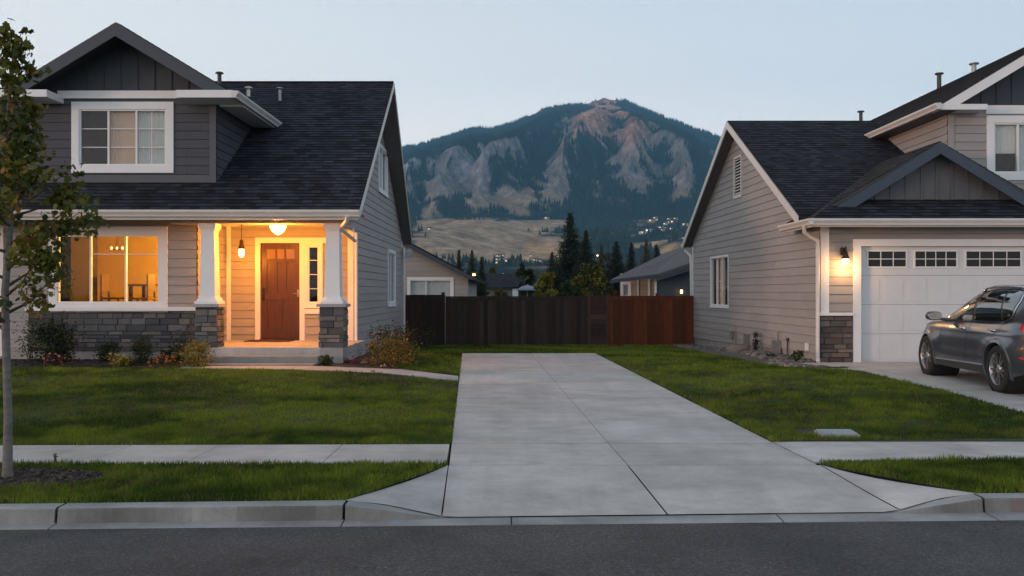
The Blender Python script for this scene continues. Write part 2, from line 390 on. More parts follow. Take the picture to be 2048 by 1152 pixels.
def room(parent, fr, a0, a1, b0, b1, depth, mat, name='room_interior'):
    m = MB(); c0, c1 = -.115, -depth; q = lambda *l: m.face([fr.pt(*p) for p in l])
    q((a0, b0, c1), (a1, b0, c1), (a1, b1, c1), (a0, b1, c1)); q((a0, b0, c0), (a0, b1, c0), (a0, b1, c1), (a0, b0, c1))
    q((a1, b0, c0), (a1, b1, c0), (a1, b1, c1), (a1, b0, c1)); q((a0, b0, c0), (a1, b0, c0), (a1, b0, c1), (a0, b0, c1))
    q((a0, b1, c0), (a1, b1, c0), (a1, b1, c1), (a0, b1, c1)); return m.build(name, mat, parent)
HAZE = 2.1e-4
SUN_EL, SUN_ROT, SUN_ANG, SUN_STR, SUN_COL = 3.5, 243.0, 7.0, 1.15, (1, .58, .40)
SKY_STR, SKY_SAT, SKY_DUST, SKY_TINT, EXPO = 1.0, .6, 1.0, (1, 1, 1), 0.12
SKY_N = .05
# ================================================================ LEFT HOUSE
LH = thing('house', 'grey house on the left with lit porch, dark upper gable and brown front door', 'house', (-6.5, 20, 0))
fD = front(19.4); fW = front(17.6); fU = front(17.6)
XC = -3.536; fS = Fr((XC, 0, 0), (0, 1, 0), (0, 0, 1), (1, 0, 0)); XR = -6.34
PIT = (6.86-3.04)/(22.45-16.6)
def roofz(Y): return 3.04+PIT*(Y-16.6)
# front window wall
wa0, wa1, wb0, wb1 = AX(115, 17.6), AX(319, 17.6), ZP(606, 17.6), ZP(470, 17.6)
siding('wall', fW, [[(-12.4, 1.19), (XR, 1.19), (XR, 2.98), (-12.4, 2.98)]], M['greige'], LH, [(wa0, wa1, wb0, wb1)])
siding('wall', fW, [[(-12.4, .3), (-9.72, .3), (-9.72, 1.19), (-12.4, 1.19)]], M['greige'], LH)
m = MB(); m.fbox(fW, -10.33, -10.22, .2, 2.98, 0, .035); m.build('corner_board', M['white'], LH)
m = MB(); m.fbox(fW, -9.72, XR, .3, 1.11, -.05, 0); b_ = m.build('wainscot', M['grout'], LH)
m = MB(); stones(m, fW, -9.72, XR+.02, .3, 1.105, PAL); m.build('stone', M['stone'], b_)
m = MB(); m.fbox(fW, -9.76, -5.98, 1.112, 1.19, -.02, .075); m.build('wainscot_cap', M['white'], LH)
m = MB(); m.fbox(fW, -12.4, XR, -.3, .30, -.2, -.012); m.build('foundation', M['found'], LH)
w = window(LH, fW, wa0, wa1, wb0, wb1, .17, [AX(181, 17.6), AX(251, 17.6)], [(1, [ZP(508, 17.6)], []), (2, [ZP(508, 17.6)], [])], None, False, .03, .03, glass=M['glassroom'], label='wide white three pane window glowing amber')
# living room
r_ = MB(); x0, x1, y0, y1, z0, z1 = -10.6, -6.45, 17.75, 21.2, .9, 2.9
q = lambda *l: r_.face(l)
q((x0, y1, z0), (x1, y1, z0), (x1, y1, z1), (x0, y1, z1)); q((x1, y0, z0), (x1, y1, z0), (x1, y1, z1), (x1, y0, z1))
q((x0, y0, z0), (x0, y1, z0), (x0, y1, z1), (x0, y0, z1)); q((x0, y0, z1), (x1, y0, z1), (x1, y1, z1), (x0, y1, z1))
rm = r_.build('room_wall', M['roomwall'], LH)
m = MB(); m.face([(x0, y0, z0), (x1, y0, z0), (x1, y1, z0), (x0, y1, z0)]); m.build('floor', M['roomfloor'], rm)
m = MB(); m.box(-10.58, -9.15, 19.0, 19.1, .9, 2.9); m.box(-9.2, -9.05, 17.95, 19.1, .9, 2.9); m.build('partition', simple('brown_partition', (.035, .016, .006), .9), rm)
fB = front(21.16); m = MB(); m.fbox(fB, -7.75, -6.95, 1.25, 2.2, 0, .02); dw = m.build('back_window', M['dark'], rm)
m = MB(); m.fbox(fB, -7.82, -7.75, 1.2, 2.27, 0, .05); m.fbox(fB, -6.95, -6.88, 1.2, 2.27, 0, .05); m.fbox(fB, -7.75, -6.95, 2.2, 2.27, 0, .05); m.fbox(fB, -7.75, -6.95, 1.68, 1.72, .02, .04); m.build('window_frame', M['white'], dw)
ta = thing('dining_table', 'dark dining table behind the right pane of the lit window', 'table', (-7.7, 19.2, .9))
m = MB(); m.box(-8.3, -7.1, 18.8, 19.6, 1.62, 1.66); m.build('tabletop', M['roomfloor'], ta)
for sx in (-8.22, -7.18):
    for sy in (18.87, 19.53):
        m = MB(); m.box(sx-.03, sx+.03, sy-.03, sy+.03, .9, 1.62); m.build('leg', M['roomfloor'], ta)
def chair(x, y, label, s):
    c = thing('chair', label, 'chair', (x, y, .9), 'dining chairs in the lit room')
    m = MB(); m.box(x-.2, x+.2, y-.2, y+.2, 1.33, 1.37); m.build('seat', M['roomfloor'], c)
    m = MB(); m.box(x+s*.18-.015, x+s*.18+.015, y-.19, y+.19, 1.5, 1.86)
    m.build('backrest', M['roomfloor'], c)
    for sx in (-.18, .18):
        for sy in (-.18, .18):
            m = MB(); m.box(x+sx-.018, x+sx+.018, y+sy-.018, y+sy+.018, .9, 1.5 if sx*s > 0 else 1.33); m.build('leg', M['roomfloor'], c)
chair(-7.75, 18.35, 'dark dining chair nearest the glass in the lit window', 1); chair(-8.7, 19.1, 'dark dining chair left of the table in the lit window', -1)
# recess return wall and door wall
fR = Fr((XR, 0, 0), (0, 1, 0), (0, 0, 1), (1, 0, 0))
siding('wall', fR, [[(17.62, .42), (19.4, .42), (19.4, 2.98), (17.62, 2.98)]], M['greige'], LH)
da0, da1, db0, db1 = AX(521, 19.4), AX(600, 19.4), .455, ZP(486, 19.4)
sa0, sa1, sb0, sb1 = AX(616, 19.4), AX(638, 19.4), ZP(606, 19.4), ZP(492, 19.4)
siding('wall', fD, [[(XR, .42), (XC, .42), (XC, 2.98), (XR, 2.98)]], M['greige'], LH, [(da0, da1, db0-.05, db1), (sa0, sa1, sb0, sb1)])
m = MB(); m.fbox(fD, XR+.02, XR+.11, .42, 2.94, .0, .035); m.build('corner_board', M['white'], LH)
m = MB(); m.fbox(fD, XC-.10, XC, -.2, 2.94, -.02, .03); m.build('corner_board', M['white'], LH)
# door
dr = MB(); dr.fbox(fD, da0, da1, db0, db1, -.10, -.055); door = dr.build('door', M['door'], LH, 'dark brown panelled front door with small top lights')
m = MB(); hA = (da1-da0); st = .12
def dbx(f0, f1, z0, z1, c1): m.fbox(fD, da0+hA*f0, da0+hA*f1, z0, z1, -.0545, c1)
H = db1-db0
dbx(0, .15, db0, db1, -.035); dbx(.85, 1, db0, db1, -.035); dbx(.15, .85, db1-.135, db1, -.036); dbx(.15, .85, db0, db0+.22, -.036)
dbx(.15, .85, db0+.86, db0+1.02, -.036); dbx(.13, .87, db1-.42, db1-.35, -.02)
for f in (.385, .615): dbx(f-.025, f+.025, db1-.35, db1-.135, -.036)
for f in (.385, .615): dbx(f-.03, f+.03, db0+1.02, db1-.42, -.036)
dbx(.465, .535, db0+.22, db0+.86, -.036); m.build('door_frame', M['door'], door)
for (f0, f1) in ((.15, .36), (.41, .59), (.64, .85)):
    m = MB(); m.fbox(fD, da0+hA*f0, da0+hA*f1, db1-.35, db1-.135, -.05, -.045); m.build('pane', simple('amber_glass', (.24, .14, .04), .2), door)
m = MB(); hx = da0+.06; hz = db0+1.0
m.fbox(fD, hx-.022, hx+.022, hz-.16, hz+.14, -.035, -.025); m.tube([fD.pt(hx, hz+.03, -.025), fD.pt(hx, hz+.03, .025), fD.pt(hx, hz-.13, .025), fD.pt(hx, hz-.13, -.02)], .009, 8); m.lathe(fD.pt(hx, hz+.1, -.03), [(0, .03), (.022, .03), (.022, 0)], (0, -1, 0), 12); m.build('handle', M['black'], door)
m = MB(); hx = da1-.05; m.fbox(fD, hx-.018, hx+.018, hz-.07, hz+.09, -.035, -.025); m.tube([fD.pt(hx, hz, -.025), fD.pt(hx, hz, .02), fD.pt(hx-.09, hz, .025)], .009, 8); m.build('handle', M['metal'], door)
m = MB(); m.fbox(fD, da0-.11, da0, .42, db1+.12, -.12, .04); m.fbox(fD, da1, da1+.11, .42, db1+.12, -.12, .04); m.fbox(fD, da0, da1, db1, db1+.12, -.12, .038); m.fbox(fD, da1+.11, sa1+.16, db1+.001, db1+.12, -.01, .037)
m.build('door_trim', M['white'], LH)
m = MB(); m.fbox(fD, da0, da1, .421, .452, -.1, .06); m.build('threshold', M['bronze'], LH)
window(LH, fD, sa0, sa1, sb0, sb1, .085, (), [(0, [lerp(sb0, sb1, k) for k in (.25, .5, .75)], [])], None, True, .036, .03)
m = MB(); m.fbox(fD, da1+.11, sa1+.18, sb0-.24, sb0-.13, 0, .045); m.build('sill_board', M['white'], LH)
room(LH, fD, -5.9, -3.7, .42, 2.8, 1.6, M['blindb'], 'hall_interior')
# porch: slab, steps, ceiling, beam
pst = MB(); pst.box(-6.33, -3.25, 16.86, 19.4, .10, .42); pst.build('porch_floor', M['step'], LH)
m = MB(); s0, s1 = AX(413, 16.7), AX(640, 16.7)
m.box(s0, s1, 16.50, 16.855, .0, .275); m.build('step', M['step2'], LH, 'upper concrete step')
m = MB(); m.box(s0-.02, s1+.0, 16.15, 16.495, .0, .15)
m.build('step', M['step2'], LH, 'lower concrete step')
m = MB(); m.box(AX(640, 16.8), AX(686, 16.8), 16.80, 17.36, .0, .417); m.build('pillar_plinth', M['found'], LH)
m = MB(); m.box(-6.33, XC-.004, 16.95, 19.38, 2.94, 2.98); m.build('porch_ceiling', M['white'], LH)
m = MB(); m.box(-6.6, -3.16, 16.9, 17.3, 2.82, 3.0); m.build('porch_beam', M['greige'], LH)
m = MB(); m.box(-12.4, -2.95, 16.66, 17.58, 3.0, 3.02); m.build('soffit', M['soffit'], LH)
m = MB(); m.fbox(fW, -12.4, XR, 2.86, 2.98, .0, .03); m.build('frieze_board', M['greige'], LH)
for k, (pxa, pxb) in enumerate(((388, 435.5), (636.5, 689))):
    x0, x1 = AX(pxa, 16.86), AX(pxb, 16.86); cx = (x0+x1)/2; d = .44; yc = 16.86+d/2
    col = bpy.data.objects.new('column', None)
    cb = MB(); cb.box(x0+.03, x1-.03, 16.89, 16.86+d-.03, .42, 1.2); cb_ = cb.build('pillar_base', M['grout'], LH, 'left stone pillar base' if k == 0 else 'right stone pillar base')
    s = MB(); w_ = x1-x0
    for fr_, L_ in ((Fr((x0+.03, 16.89, 0), (1, 0, 0), (0, 0, 1), (0, -1, 0)), w_-.06), (Fr((x1-.03, 16.89, 0), (0, 1, 0), (0, 0, 1), (1, 0, 0)), d-.06), (Fr((x0+.03, 16.89, 0), (0, 1, 0), (0, 0, 1), (-1, 0, 0)), d-.06), (Fr((x0+.03, 16.86+d-.03, 0), (1, 0, 0), (0, 0, 1), (0, 1, 0)), w_-.06)):
        stones(s, fr_, -.01, L_+.01, .42, 1.2, PAL)
    s.build('stone', M['stone'], cb_)
    c = MB(); c.box(x0-.03, x1+.03, 16.83, 16.89+d, 1.2, 1.26); c.build('pillar_cap', M['stonecap'], LH)
    c = MB()
    def sq(z, h): return [(cx-h, yc-h, z), (cx+h, yc-h, z), (cx+h, yc+h, z), (cx-h, yc+h, z)]
    rings = [(1.26, .235), (1.31, .235), (1.315, .205), (1.36, .19), (1.40, .158), (2.68, .132), (2.685, .15), (2.72, .15), (2.722, .17), (2.82, .178)]
    rings = [(z, h*.95) for z, h in rings]
    for (za, ha), (zb, hb) in zip(rings, rings[1:]):
        A_, B_ = sq(za, ha), sq(zb, hb); c.mesh(A_+B_, [(i, (i+1) % 4, 4+(i+1) % 4, 4+i) for i in range(4)])
    c.build('column', M['white'], LH, 'left tapered white column' if k == 0 else 'right tapered white column')
# side wall
sw_ops = []
def side_win(fr, pa, pb, pya, pyb, solve):
    return None
Ya, Yb = abs(XC)*F/(CX-776), abs(XC)*F/(CX-789)
lw = (Ya, Yb, 1.18, 2.62)
uw = (abs(XC)*F/(CX-757), abs(XC)*F/(CX-773), 4.25, 5.35)
def zr(Y): return min(roofz(Y), 3.13+(6.86-3.13)*(28.3-Y)/(28.3-22.45))-.13
siding('wall', fS, [[(19.4, .12), (28, -.1), (28, zr(28)), (22.45, zr(22.45)), (19.4, zr(19.4))], [(16.95, 2.83), (19.4, 2.83), (19.4, zr(19.4)), (16.95, zr(16.95))]], M['greige'], LH, [lw, uw], joints=3.6)
m = MB(); m.fbox(fS, 19.4, 28, -.8, .22, -.15, -.016); m.build('foundation', M['found'], LH)
m = MB(); m.fbox(fS, 19.36, 19.47, -.1, 2.9, 0, .03); m.build('corner_board', M['white'], LH); m = MB(); m.fbox(fS, 27.9, 28.02, -.3, 3.1, 0, .03); m.build('corner_board', M['white'], LH)
window(LH, fS, *lw, .09, [(lw[0]+lw[1])/2], (), [M['blindb'], M['blindb']], True, glass=M['glassroom'], label='slim white side window at ground level')
window(LH, fS, *uw, .09, [(uw[0]+uw[1])/2], (), [M['blindw'], M['blindw']], True, label='slim white window high in the side gable')
m = MB(); m.box(-12.4, XC, 27.9, 28, -.5, 3.1); m.build('wall', M['greige'], LH, 'rear wall')
m = MB(); m.box(-12.45, -12.4, 17.6, 28, -.5, 3.1); m.build('wall', M['greige'], LH, 'far left wall')
# main roof
A_, B_, C_, D_ = (-12.5, 16.6, 3.04), (-2.90, 16.6, 3.04), (-3.04, 22.45, 6.86), (-12.5, 22.45, 6.86)
roof_plane(LH, A_, B_, C_, D_); E_, F_ = (-3.25, 28.3, 3.13), (-12.5, 28.3, 3.13)
roof_plane(LH, E_, F_, D_, C_)
m = MB(); m.tube([(-12.5, 22.45, 6.85), (-3.04, 22.45, 6.85)], .05, 8); m.build('ridge_cap', M['roof'], LH)
def rake(a, b, h=.15, t=.03, name='rake_board', mat='gutter', drop=.02, par=None, off=(0, 0, 0)):
    a, b, o = Vector(a), Vector(b), Vector(off); Z = Vector((0, 0, 1)); d = (b-a); s = Vector((d.x, d.y, 0))
    nrm = Vector((0, 0, 1)).cross(s).normalized()*t
    m = MB(); m.prism([a+o-Z*drop, b+o-Z*drop, b+o-Z*(drop+h), a+o-Z*(drop+h)], nrm); return m.build(name, M[mat], par or LH)
rake(C_, B_, .10, .03); rake(E_, C_, .10, .03)
# soffit boards under the side rake, fascia and gutters
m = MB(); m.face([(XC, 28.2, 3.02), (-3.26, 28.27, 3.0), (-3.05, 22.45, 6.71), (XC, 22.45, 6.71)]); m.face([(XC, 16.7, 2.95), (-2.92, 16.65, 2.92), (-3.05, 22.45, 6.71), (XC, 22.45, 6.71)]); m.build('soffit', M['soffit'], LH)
m = MB(); m.box(-12.5, -2.92, 16.59, 16.61, 2.86, 3.03); m.build('fascia', M['gutter'], LH)
g = MB(); gutter(g, (-12.5, 16.588, 3.035), (-2.88, 16.588, 3.035), (0, -1, 0), 1.05); g.build('gutter', M['gutter'], LH)
g = MB(); g.tube([(-3.1, 16.5, 2.93), (-3.12, 16.55, 2.84), (-3.35, 17.0, 2.72), (-3.40, 18.9, 2.60)], .045, 8); g.build('downspout', M['gutter'], LH)
g = MB(); g.tube([(-3.44, 19.3, 2.8), (-3.44, 19.30, .25), (-3.42, 19.16, .12)], .035, 8); g.build('downspout', M['white'], LH)
g = MB(); g.tube([(-3.45, 27.9, 2.9), (-3.45, 27.9, -.1)], .05, 8); g.build('downspout', M['gutter'], LH)
# dormer / upper storey
XU1, XU0 = -5.944, -9.72
ua0, ua1, ub0, ub1 = AX(159, 17.6), AX(333, 17.6), ZP(331, 17.6), ZP(219, 17.6)
siding('wall', fU, [[(XU0, 3.55), (XU1, 3.55), (XU1, 5.37), (XU0, 5.37)]], M['char'], LH, [(ua0, ua1, ub0, ub1)], .175, 1.4)
m = MB(); m.fbox(fU, XU0, XU0+.12, 3.6, 5.37, 0, .03); m.build('corner_board', M['chartrim'], LH); m = MB(); m.fbox(fU, XU1-.13, XU1, 3.6, 5.37, 0, .03); m.build('corner_board', M['chartrim'], LH); m = MB(); m.fbox(fU, XU0+.12, XU1-.13, 3.68, 3.84, 0, .022); m.build('base_board', M['chartrim'], LH)
window(LH, fU, ua0, ua1, ub0, ub1, .15, [AX(217, 17.6), AX(273, 17.6)], [(i, [lerp(ub0, ub1, .33), lerp(ub0, ub1, .66)], [.5] if i == 2 else []) for i in range(3)], [M['blindb'], M['blind'], M['blindw']], False, .035, .03, label='white upstairs window with one dark and two pale panes')
fUS = Fr((XU1, 0, 0), (0, 1, 0), (0, 0, 1), (1, 0, 0)); yb = 16.6+(5.3-3.04)/PIT
siding('wall', fUS, [[(17.6, roofz(17.6)), (yb+.3, 5.5), (17.6, 5.5)]], M['char'], LH, (), .175)
battens('gable_panel', fU, [(-9.75, 5.5), (-5.6, 5.5), (-7.69, 6.66)], M['batten'], LH)
m = MB(); m.fbox(fU, AX(112, 17.5), AX(362, 17.5), 5.375, 5.53, 0, .05); m.build('frieze_board', M['white'], LH)
RX, RZ, EXR, EXL, EZ = -7.69, 6.73, -5.43, -9.95, 5.36; yr = 16.6+(RZ-3.04)/PIT+.1; ye = 16.6+(EZ-3.04)/PIT+.25
roof_plane(LH, (EXR, ye, EZ), (EXR, 17.0, EZ), (RX, 17.0, RZ), (RX, yr, RZ)); roof_plane(LH, (EXL, 17.0, EZ), (EXL, ye, EZ), (RX, yr, RZ), (RX, 17.0, RZ))
def barge(ex, ez, rx, rz, Y, h, mat, par, t=.045):
    m = MB(); k_ = h/((rz-ez)/abs(rx-ex))*(1 if rx > ex else -1); m.prism([(ex, Y-.001, ez-.015), (rx, Y-.001, rz-.015), (rx, Y-.001, rz-.015-h), (ex+k_, Y-.001, ez-.015)], (0, -t, 0)); return m.build('barge_board', M[mat], par)
barge(EXR+.05, EZ-.03, RX, RZ, 17.0, .26, 'slate', LH); barge(EXL-.05, EZ-.03, RX, RZ, 17.0, .26, 'slate', LH)
m = MB(); m.face([(EXR, 17.0, EZ-.11), (RX, 17.0, RZ-.11), (RX, 17.6, RZ-.11), (EXR, 17.6, EZ-.11)]); m.face([(EXL, 17.0, EZ-.11), (RX, 17.0, RZ-.11), (RX, 17.6, RZ-.11), (EXL, 17.6, EZ-.11)]); m.build('soffit', M['batten'], LH)
m = MB(); m.box(AX(355, 17), EXR+.02, 16.93, 17.6, 5.255, 5.40); m.box(EXR-.45, EXR+.02, 17.6, ye-.25, 5.22, 5.255); m.build('eave_return', M['white'], LH)
m = MB(); m.box(AX(50, 17)-.5, AX(97, 17), 16.93, 17.58, 5.27, 5.41); m.build('eave_return', M['white'], LH)
g = MB(); gutter(g, (EXR+.01, 16.9, 5.375), (EXR+.01, ye-.2, 5.375), (1, 0, 0), 1.1); g.build('gutter', M['gutter'], LH)
# left wing upstairs behind the tree
f18 = front(18.6); siding('wall', f18, [[(-12.4, 4.2), (XU0, 4.2), (XU0, 5.4), (-12.4, 5.4)]], M['char'], LH, (), .175)
roof_plane(LH, (-12.5, 18.3, 5.3), (-9.7, 18.3, 5.3), (-9.7, 20.6, 6.3), (-12.5, 20.6, 6.3))
# vents
def vent(px, y0, y1, D, r, mat, label, cap=True):
    a, b = P(px, y1, D), P(px, y0, D); m = MB(); m.tube([a-Vector((0, 0, .15)), b], r, 10); 
    if cap: m.lathe(b-Vector((0, 0, .03)), [(r, 0), (r*2, .0), (r*2, .03), (0, .06)], n=12)
    o = m.build('roof_vent', M[mat], LH if D < 24 and px < 1000 else RH); o['label'] = label
LHv = [(439, 145, 166, 22.0, .05, 'pipe', 'capped vent pipe at the ridge'), (497, 175, 181, 21.2, .045, 'gutter', 'low pale vent'), (560, 176, 190, 21.3, .042, 'metal', 'short metal vent')]
for v_ in LHv: vent(*v_)
# ---------------------------------------------------------------- lamps
def pointlight(name, loc, energy, col, r=.05):
    l = bpy.data.lights.new(name, 'POINT'); l.energy = energy; l.color = col; l.shadow_soft_size = r
    o = bpy.data.objects.new(name, l); COL.objects.link(o); o.location = loc; return o
cl = thing('ceiling_lamp', 'lit dome lamp on the porch ceiling above the steps', 'lamp', (AX(556, 17.4), 17.4, 2.94))
c0 = Vector((AX(556, 17.4), 17.4, 2.94)); m = MB(); m.lathe(c0, [(0, 0), (.17, 0), (.17, -.05), (.15, -.07)], n=24); m.build('lamp_base', M['bronze'], cl)
m = MB(); m.lathe(c0, [(.15, -.07), (.165, -.12), (.15, -.19), (.10, -.26), (.04, -.30), (0, -.31)], n=24); m.build('lamp_shade', M['bulb'], cl)
ORANGE = (1, .31, .025)
pointlight('porch_light', c0+Vector((0, 0.02, -.42)), 230, ORANGE, .10)
pc = P(483, 0, 18.7); pc.z = 0; zt, zl = 2.94, ZP(486, 18.7)
pl = thing('pendant_lantern', 'small lit lantern hanging on a rod left of the door', 'lantern', (pc.x, 18.7, zl))
m = MB(); m.tube([(pc.x, 18.7, zt), (pc.x, 18.7, zl+.04)], .008, 6); m.lathe((pc.x, 18.7, zt), [(0, 0), (.05, 0), (.05, -.02), (0, -.03)], n=12); m.build('rod', M['bronze'], pl)
m = MB(); m.lathe((pc.x, 18.7, zl), [(0, .08), (.04, .05), (.045, -.04), (.07, -.10), (.074, -.13)], n=16); m.build('lamp_cap', M['bronze'], pl)
m = MB(); m.lathe((pc.x, 18.7, zl), [(.058, -.125), (.062, -.20), (.055, -.27), (.025, -.30), (0, -.30)], n=16); m.build('lamp_shade', M['bulb2'], pl)
pointlight('lantern_light', (pc.x, 18.66, zl-.36), 34, ORANGE, .06)
pointlight('room_light', (-6.75, 19.3, 2.4), 370, (1, .56, .07), .12)
ch = thing('chandelier', 'small lit chandelier seen through the amber window', 'chandelier', (-8.35, 19.4, 2.55)); hc = P(234, 499, 19.4)
m = MB(); m.tube([(hc.x, 19.4, 2.9), (hc.x, 19.4, hc.z)], .008, 6); m.tube([(hc.x-.12, 19.4, hc.z), (hc.x+.12, 19.4, hc.z)], .01, 6); m.build('stem', M['bronze'], ch)
for sx in (-.12, 0, .12):
    m = MB(); m.lathe((hc.x+sx, 19.4, hc.z), [(0, 0), (.018, .01), (.02, .04), (0, .07)], n=10); m.build('bulb', M['bulb2'], ch)
m = MB(); m.box(-5.75, -4.78, 18.75, 19.25, .421, .44); tag(m.build('doormat', simple('brown_doormat', (.07, .03, .018), .95, var=.3, scale=30, bmp=.5)), 'brown doormat on the porch floor before the front door', 'doormat')
# dish
sd = thing('satellite_dish', 'small grey dish on the rear corner of the left house', 'satellite dish', (-3.35, 28.0, 2.4)); dc = P(813, 507, 28.0)
m = MB(); m.lathe(dc, [(.0, .0), (.12, .02), (.2, .07)], (.5, -.8, .3), 16); m.build('dish', M['metal'], sd)
m = MB(); m.tube([dc, dc+Vector((.15, -.3, .02))], .012, 6); m.tube([dc, dc+Vector((-.15, .1, -.15))], .02, 6); m.build('arm', M['metal'], sd)
# ================================================================ RIGHT HOUSE
RH = thing('house', 'taupe house on the right with white garage door and navy gable trim', 'house', (8, 22, 0))
p0, p1 = Vector((6.41, 18.2, 0)), Vector((6.0, 29.0, 0)); uR = (p1-p0).normalized(); LW = (p1-p0).length
fRS = Fr(p0, uR, (0, 0, 1), (-uR.y, uR.x, 0))
def hitR(px, py):   # pixel -> (a, z) on the right house's side wall
    dx = (px-CX)/F; t = (p0.x*uR.y-p0.y*uR.x)/(dx*uR.y-uR.x); X = dx*t; a = (Vector((X, t, 0))-p0).dot(uR); return a, ZP(py, t)
ridgeA = 5.6; RZm = 6.14
def zrr(a): return min(3.09+(RZm-3.09)*(a)/(5.6), 3.1+(RZm-3.1)*(11.2-a)/5.6)-.13
wr = hitR(1423, 598); wr2 = hitR(1457, 511); vr0 = hitR(1470, 362); vr1 = hitR(1483, 300)
wop = (wr2[0], wr[0], 1.10, 2.5); vop = (vr1[0], vr0[0], 4.15, 5.15)
siding('wall', fRS, [[(0, .20), (LW, -.05), (LW, zrr(10.75)), (5.6, zrr(5.6)), (0, zrr(0))]], M['greigeR'], RH, [wop, vop], .185, 3.6)
m = MB(); m.fbox(fRS, 0, LW, -1.0, .24, -.15, -.016); m.build('foundation', M['found'], RH)
window(RH, fRS, *wop, .055, [lerp(wop[0], wop[1], .36), lerp(wop[0], wop[1], .68)], [(1, [1.8], [])], [M['blindb'], M['blind'], M['blindb']], True, .03, .018, glass=M['glassroom'], label='narrow white side window with pale middle blind')
lv = MB(); lv.fbox(fRS, vop[0], vop[1], vop[2], vop[3], -.05, -.04); lv_ = lv.build('gable_vent', M['dark'], RH)
m = MB(); t_ = .06; m.fbox(fRS, vop[0]-t_, vop[1]+t_, vop[3], vop[3]+t_, -.01, .03); m.fbox(fRS, vop[0]-t_, vop[1]+t_, vop[2]-t_-.03, vop[2], -.01, .034); m.fbox(fRS, vop[0]-t_, vop[0], vop[2], vop[3], -.01, .03); m.fbox(fRS, vop[1], vop[1]+t_, vop[2], vop[3], -.01, .03); m.build('vent_frame', M['gutter'], lv_)
m = MB()
for k in range(12):
    z_ = lerp(vop[2], vop[3], (k+.3)/12); m.prism([fRS.pt(vop[0], z_, .012), fRS.pt(vop[1], z_, .012), fRS.pt(vop[1], z_+.05, -.035), fRS.pt(vop[0], z_+.05, -.035)], fRS.v*.008)
m.build('louvre', M['gutter'], lv_)
m = MB(); m.fbox(fRS, LW-.1, LW+.01, -.25, 3.0, 0, .03); m.build('corner_board', M['white'], RH)
# front garage wall
fG = front(18.2); gx0 = AX(1721, 18.2); gz1 = ZP(492, 18.2); gxE = gx0+4.9
siding('wall', fG, [[(6.41, 1.0), (11.6, 1.0), (11.6, 2.95), (6.41, 2.95)]], M['greigeR'], RH, [(gx0-.05, gxE+.05, -.1, gz1+.04)])
m = MB(); m.fbox(fG, 6.41, AX(1657, 18.2), 1.05, 2.94, 0, .035); m.build('corner_board', M['white'], RH)
m = MB(); m.fbox(fG, gx0-.16, gx0, 0, gz1+.14, -.1, .04); m.fbox(fG, gx0, gxE, gz1, gz1+.14, -.1, .038); m.fbox(fG, gxE, gxE+.16, 0, gz1+.14, -.1, .04); m.build('door_trim', M['white'], RH)
m = MB(); m.fbox(fG, 6.39, gx0-.16, .0, 1.0, -.04, 0); pb = m.build('wainscot', M['grout'], RH)
m = MB(); stones(m, fG, 6.40, gx0-.165, .03, .99, PALR)
fGs = Fr((6.39, 18.2, 0), (0, 1, 0), (0, 0, 1), (-1, 0, 0)); m.build('stone', M['stone'], pb)
m = MB(); m.fbox(fG, 6.34, gx0-.162, 1.0, 1.06, -.02, .08); m.build('wainscot_cap', M['white'], RH)
gd = MB(); H4 = gz1/4
for k in range(4):
    gd.fbox(fG, gx0, gxE, k*H4+(.02 if k == 0 else .006), (k+1)*H4, -.14, -.10)
gdo = gd.build('garage_door', M['garage'], RH, 'white sectional garage door with small top windows')
m = MB(); npan = 5; pw = (gxE-gx0)/npan
for k in range(3):
    for j in range(10):
        a0 = gx0+.06+j*(gxE-gx0)/10; m.fbox(fG, a0, a0+(gxE-gx0)/10-.12, k*H4+.08, (k+1)*H4-.08, -.1, -.092)
m.build('raised_panel', M['garage'], gdo)
wins = [(1736, 1811), (1830, 1912), (1932, 2040)]; ws = [(AX(a, 18.3), AX(b, 18.3)) for a, b in wins]; ws += [(ws[-1][1]+.22, ws[-1][1]+1.1)]
zg0, zg1 = ZP(533, 18.3), ZP(503, 18.3)
for (a, b) in ws:
    m = MB(); m.fbox(fG, a, b, zg0, zg1, -.105, -.092); wn = m.build('window', M['dark'], gdo)
    g = MB(); n_ = 3 if b-a < .8 else 4; g.fbox(fG, a-.03, b+.03, zg1, zg1+.03, -.1, -.08); g.fbox(fG, a-.03, b+.03, zg0-.03, zg0, -.1, -.08); g.fbox(fG, a-.03, a, zg0, zg1, -.1, -.08); g.fbox(fG, b, b+.03, zg0, zg1, -.1, -.08)
    g.fbox(fG, a, b, (zg0+zg1)/2-.008, (zg0+zg1)/2+.008, -.09, -.083)
    for q_ in range(1, n_): x_ = lerp(a, b, q_/n_); g.fbox(fG, x_-.008, x_+.008, zg0, zg1, -.091, -.084)
    g.build('muntin', M['white'], wn)
    g = MB(); g.fbox(fG, a, b, zg0, zg1, -.0915, -.0905); g.build('pane', M['glassdk'], wn)
m = MB(); m.fbox(fG, gx0, gxE, 0.001, .022, -.15, -.09); m.build('door_seal', M['black'], gdo)
m = MB(); m.face([(gx0, 18.36, 0), (gxE, 18.36, 0), (gxE, 18.36, gz1), (gx0, 18.36, gz1)]); m.build('garage_interior', M['dark'], RH)
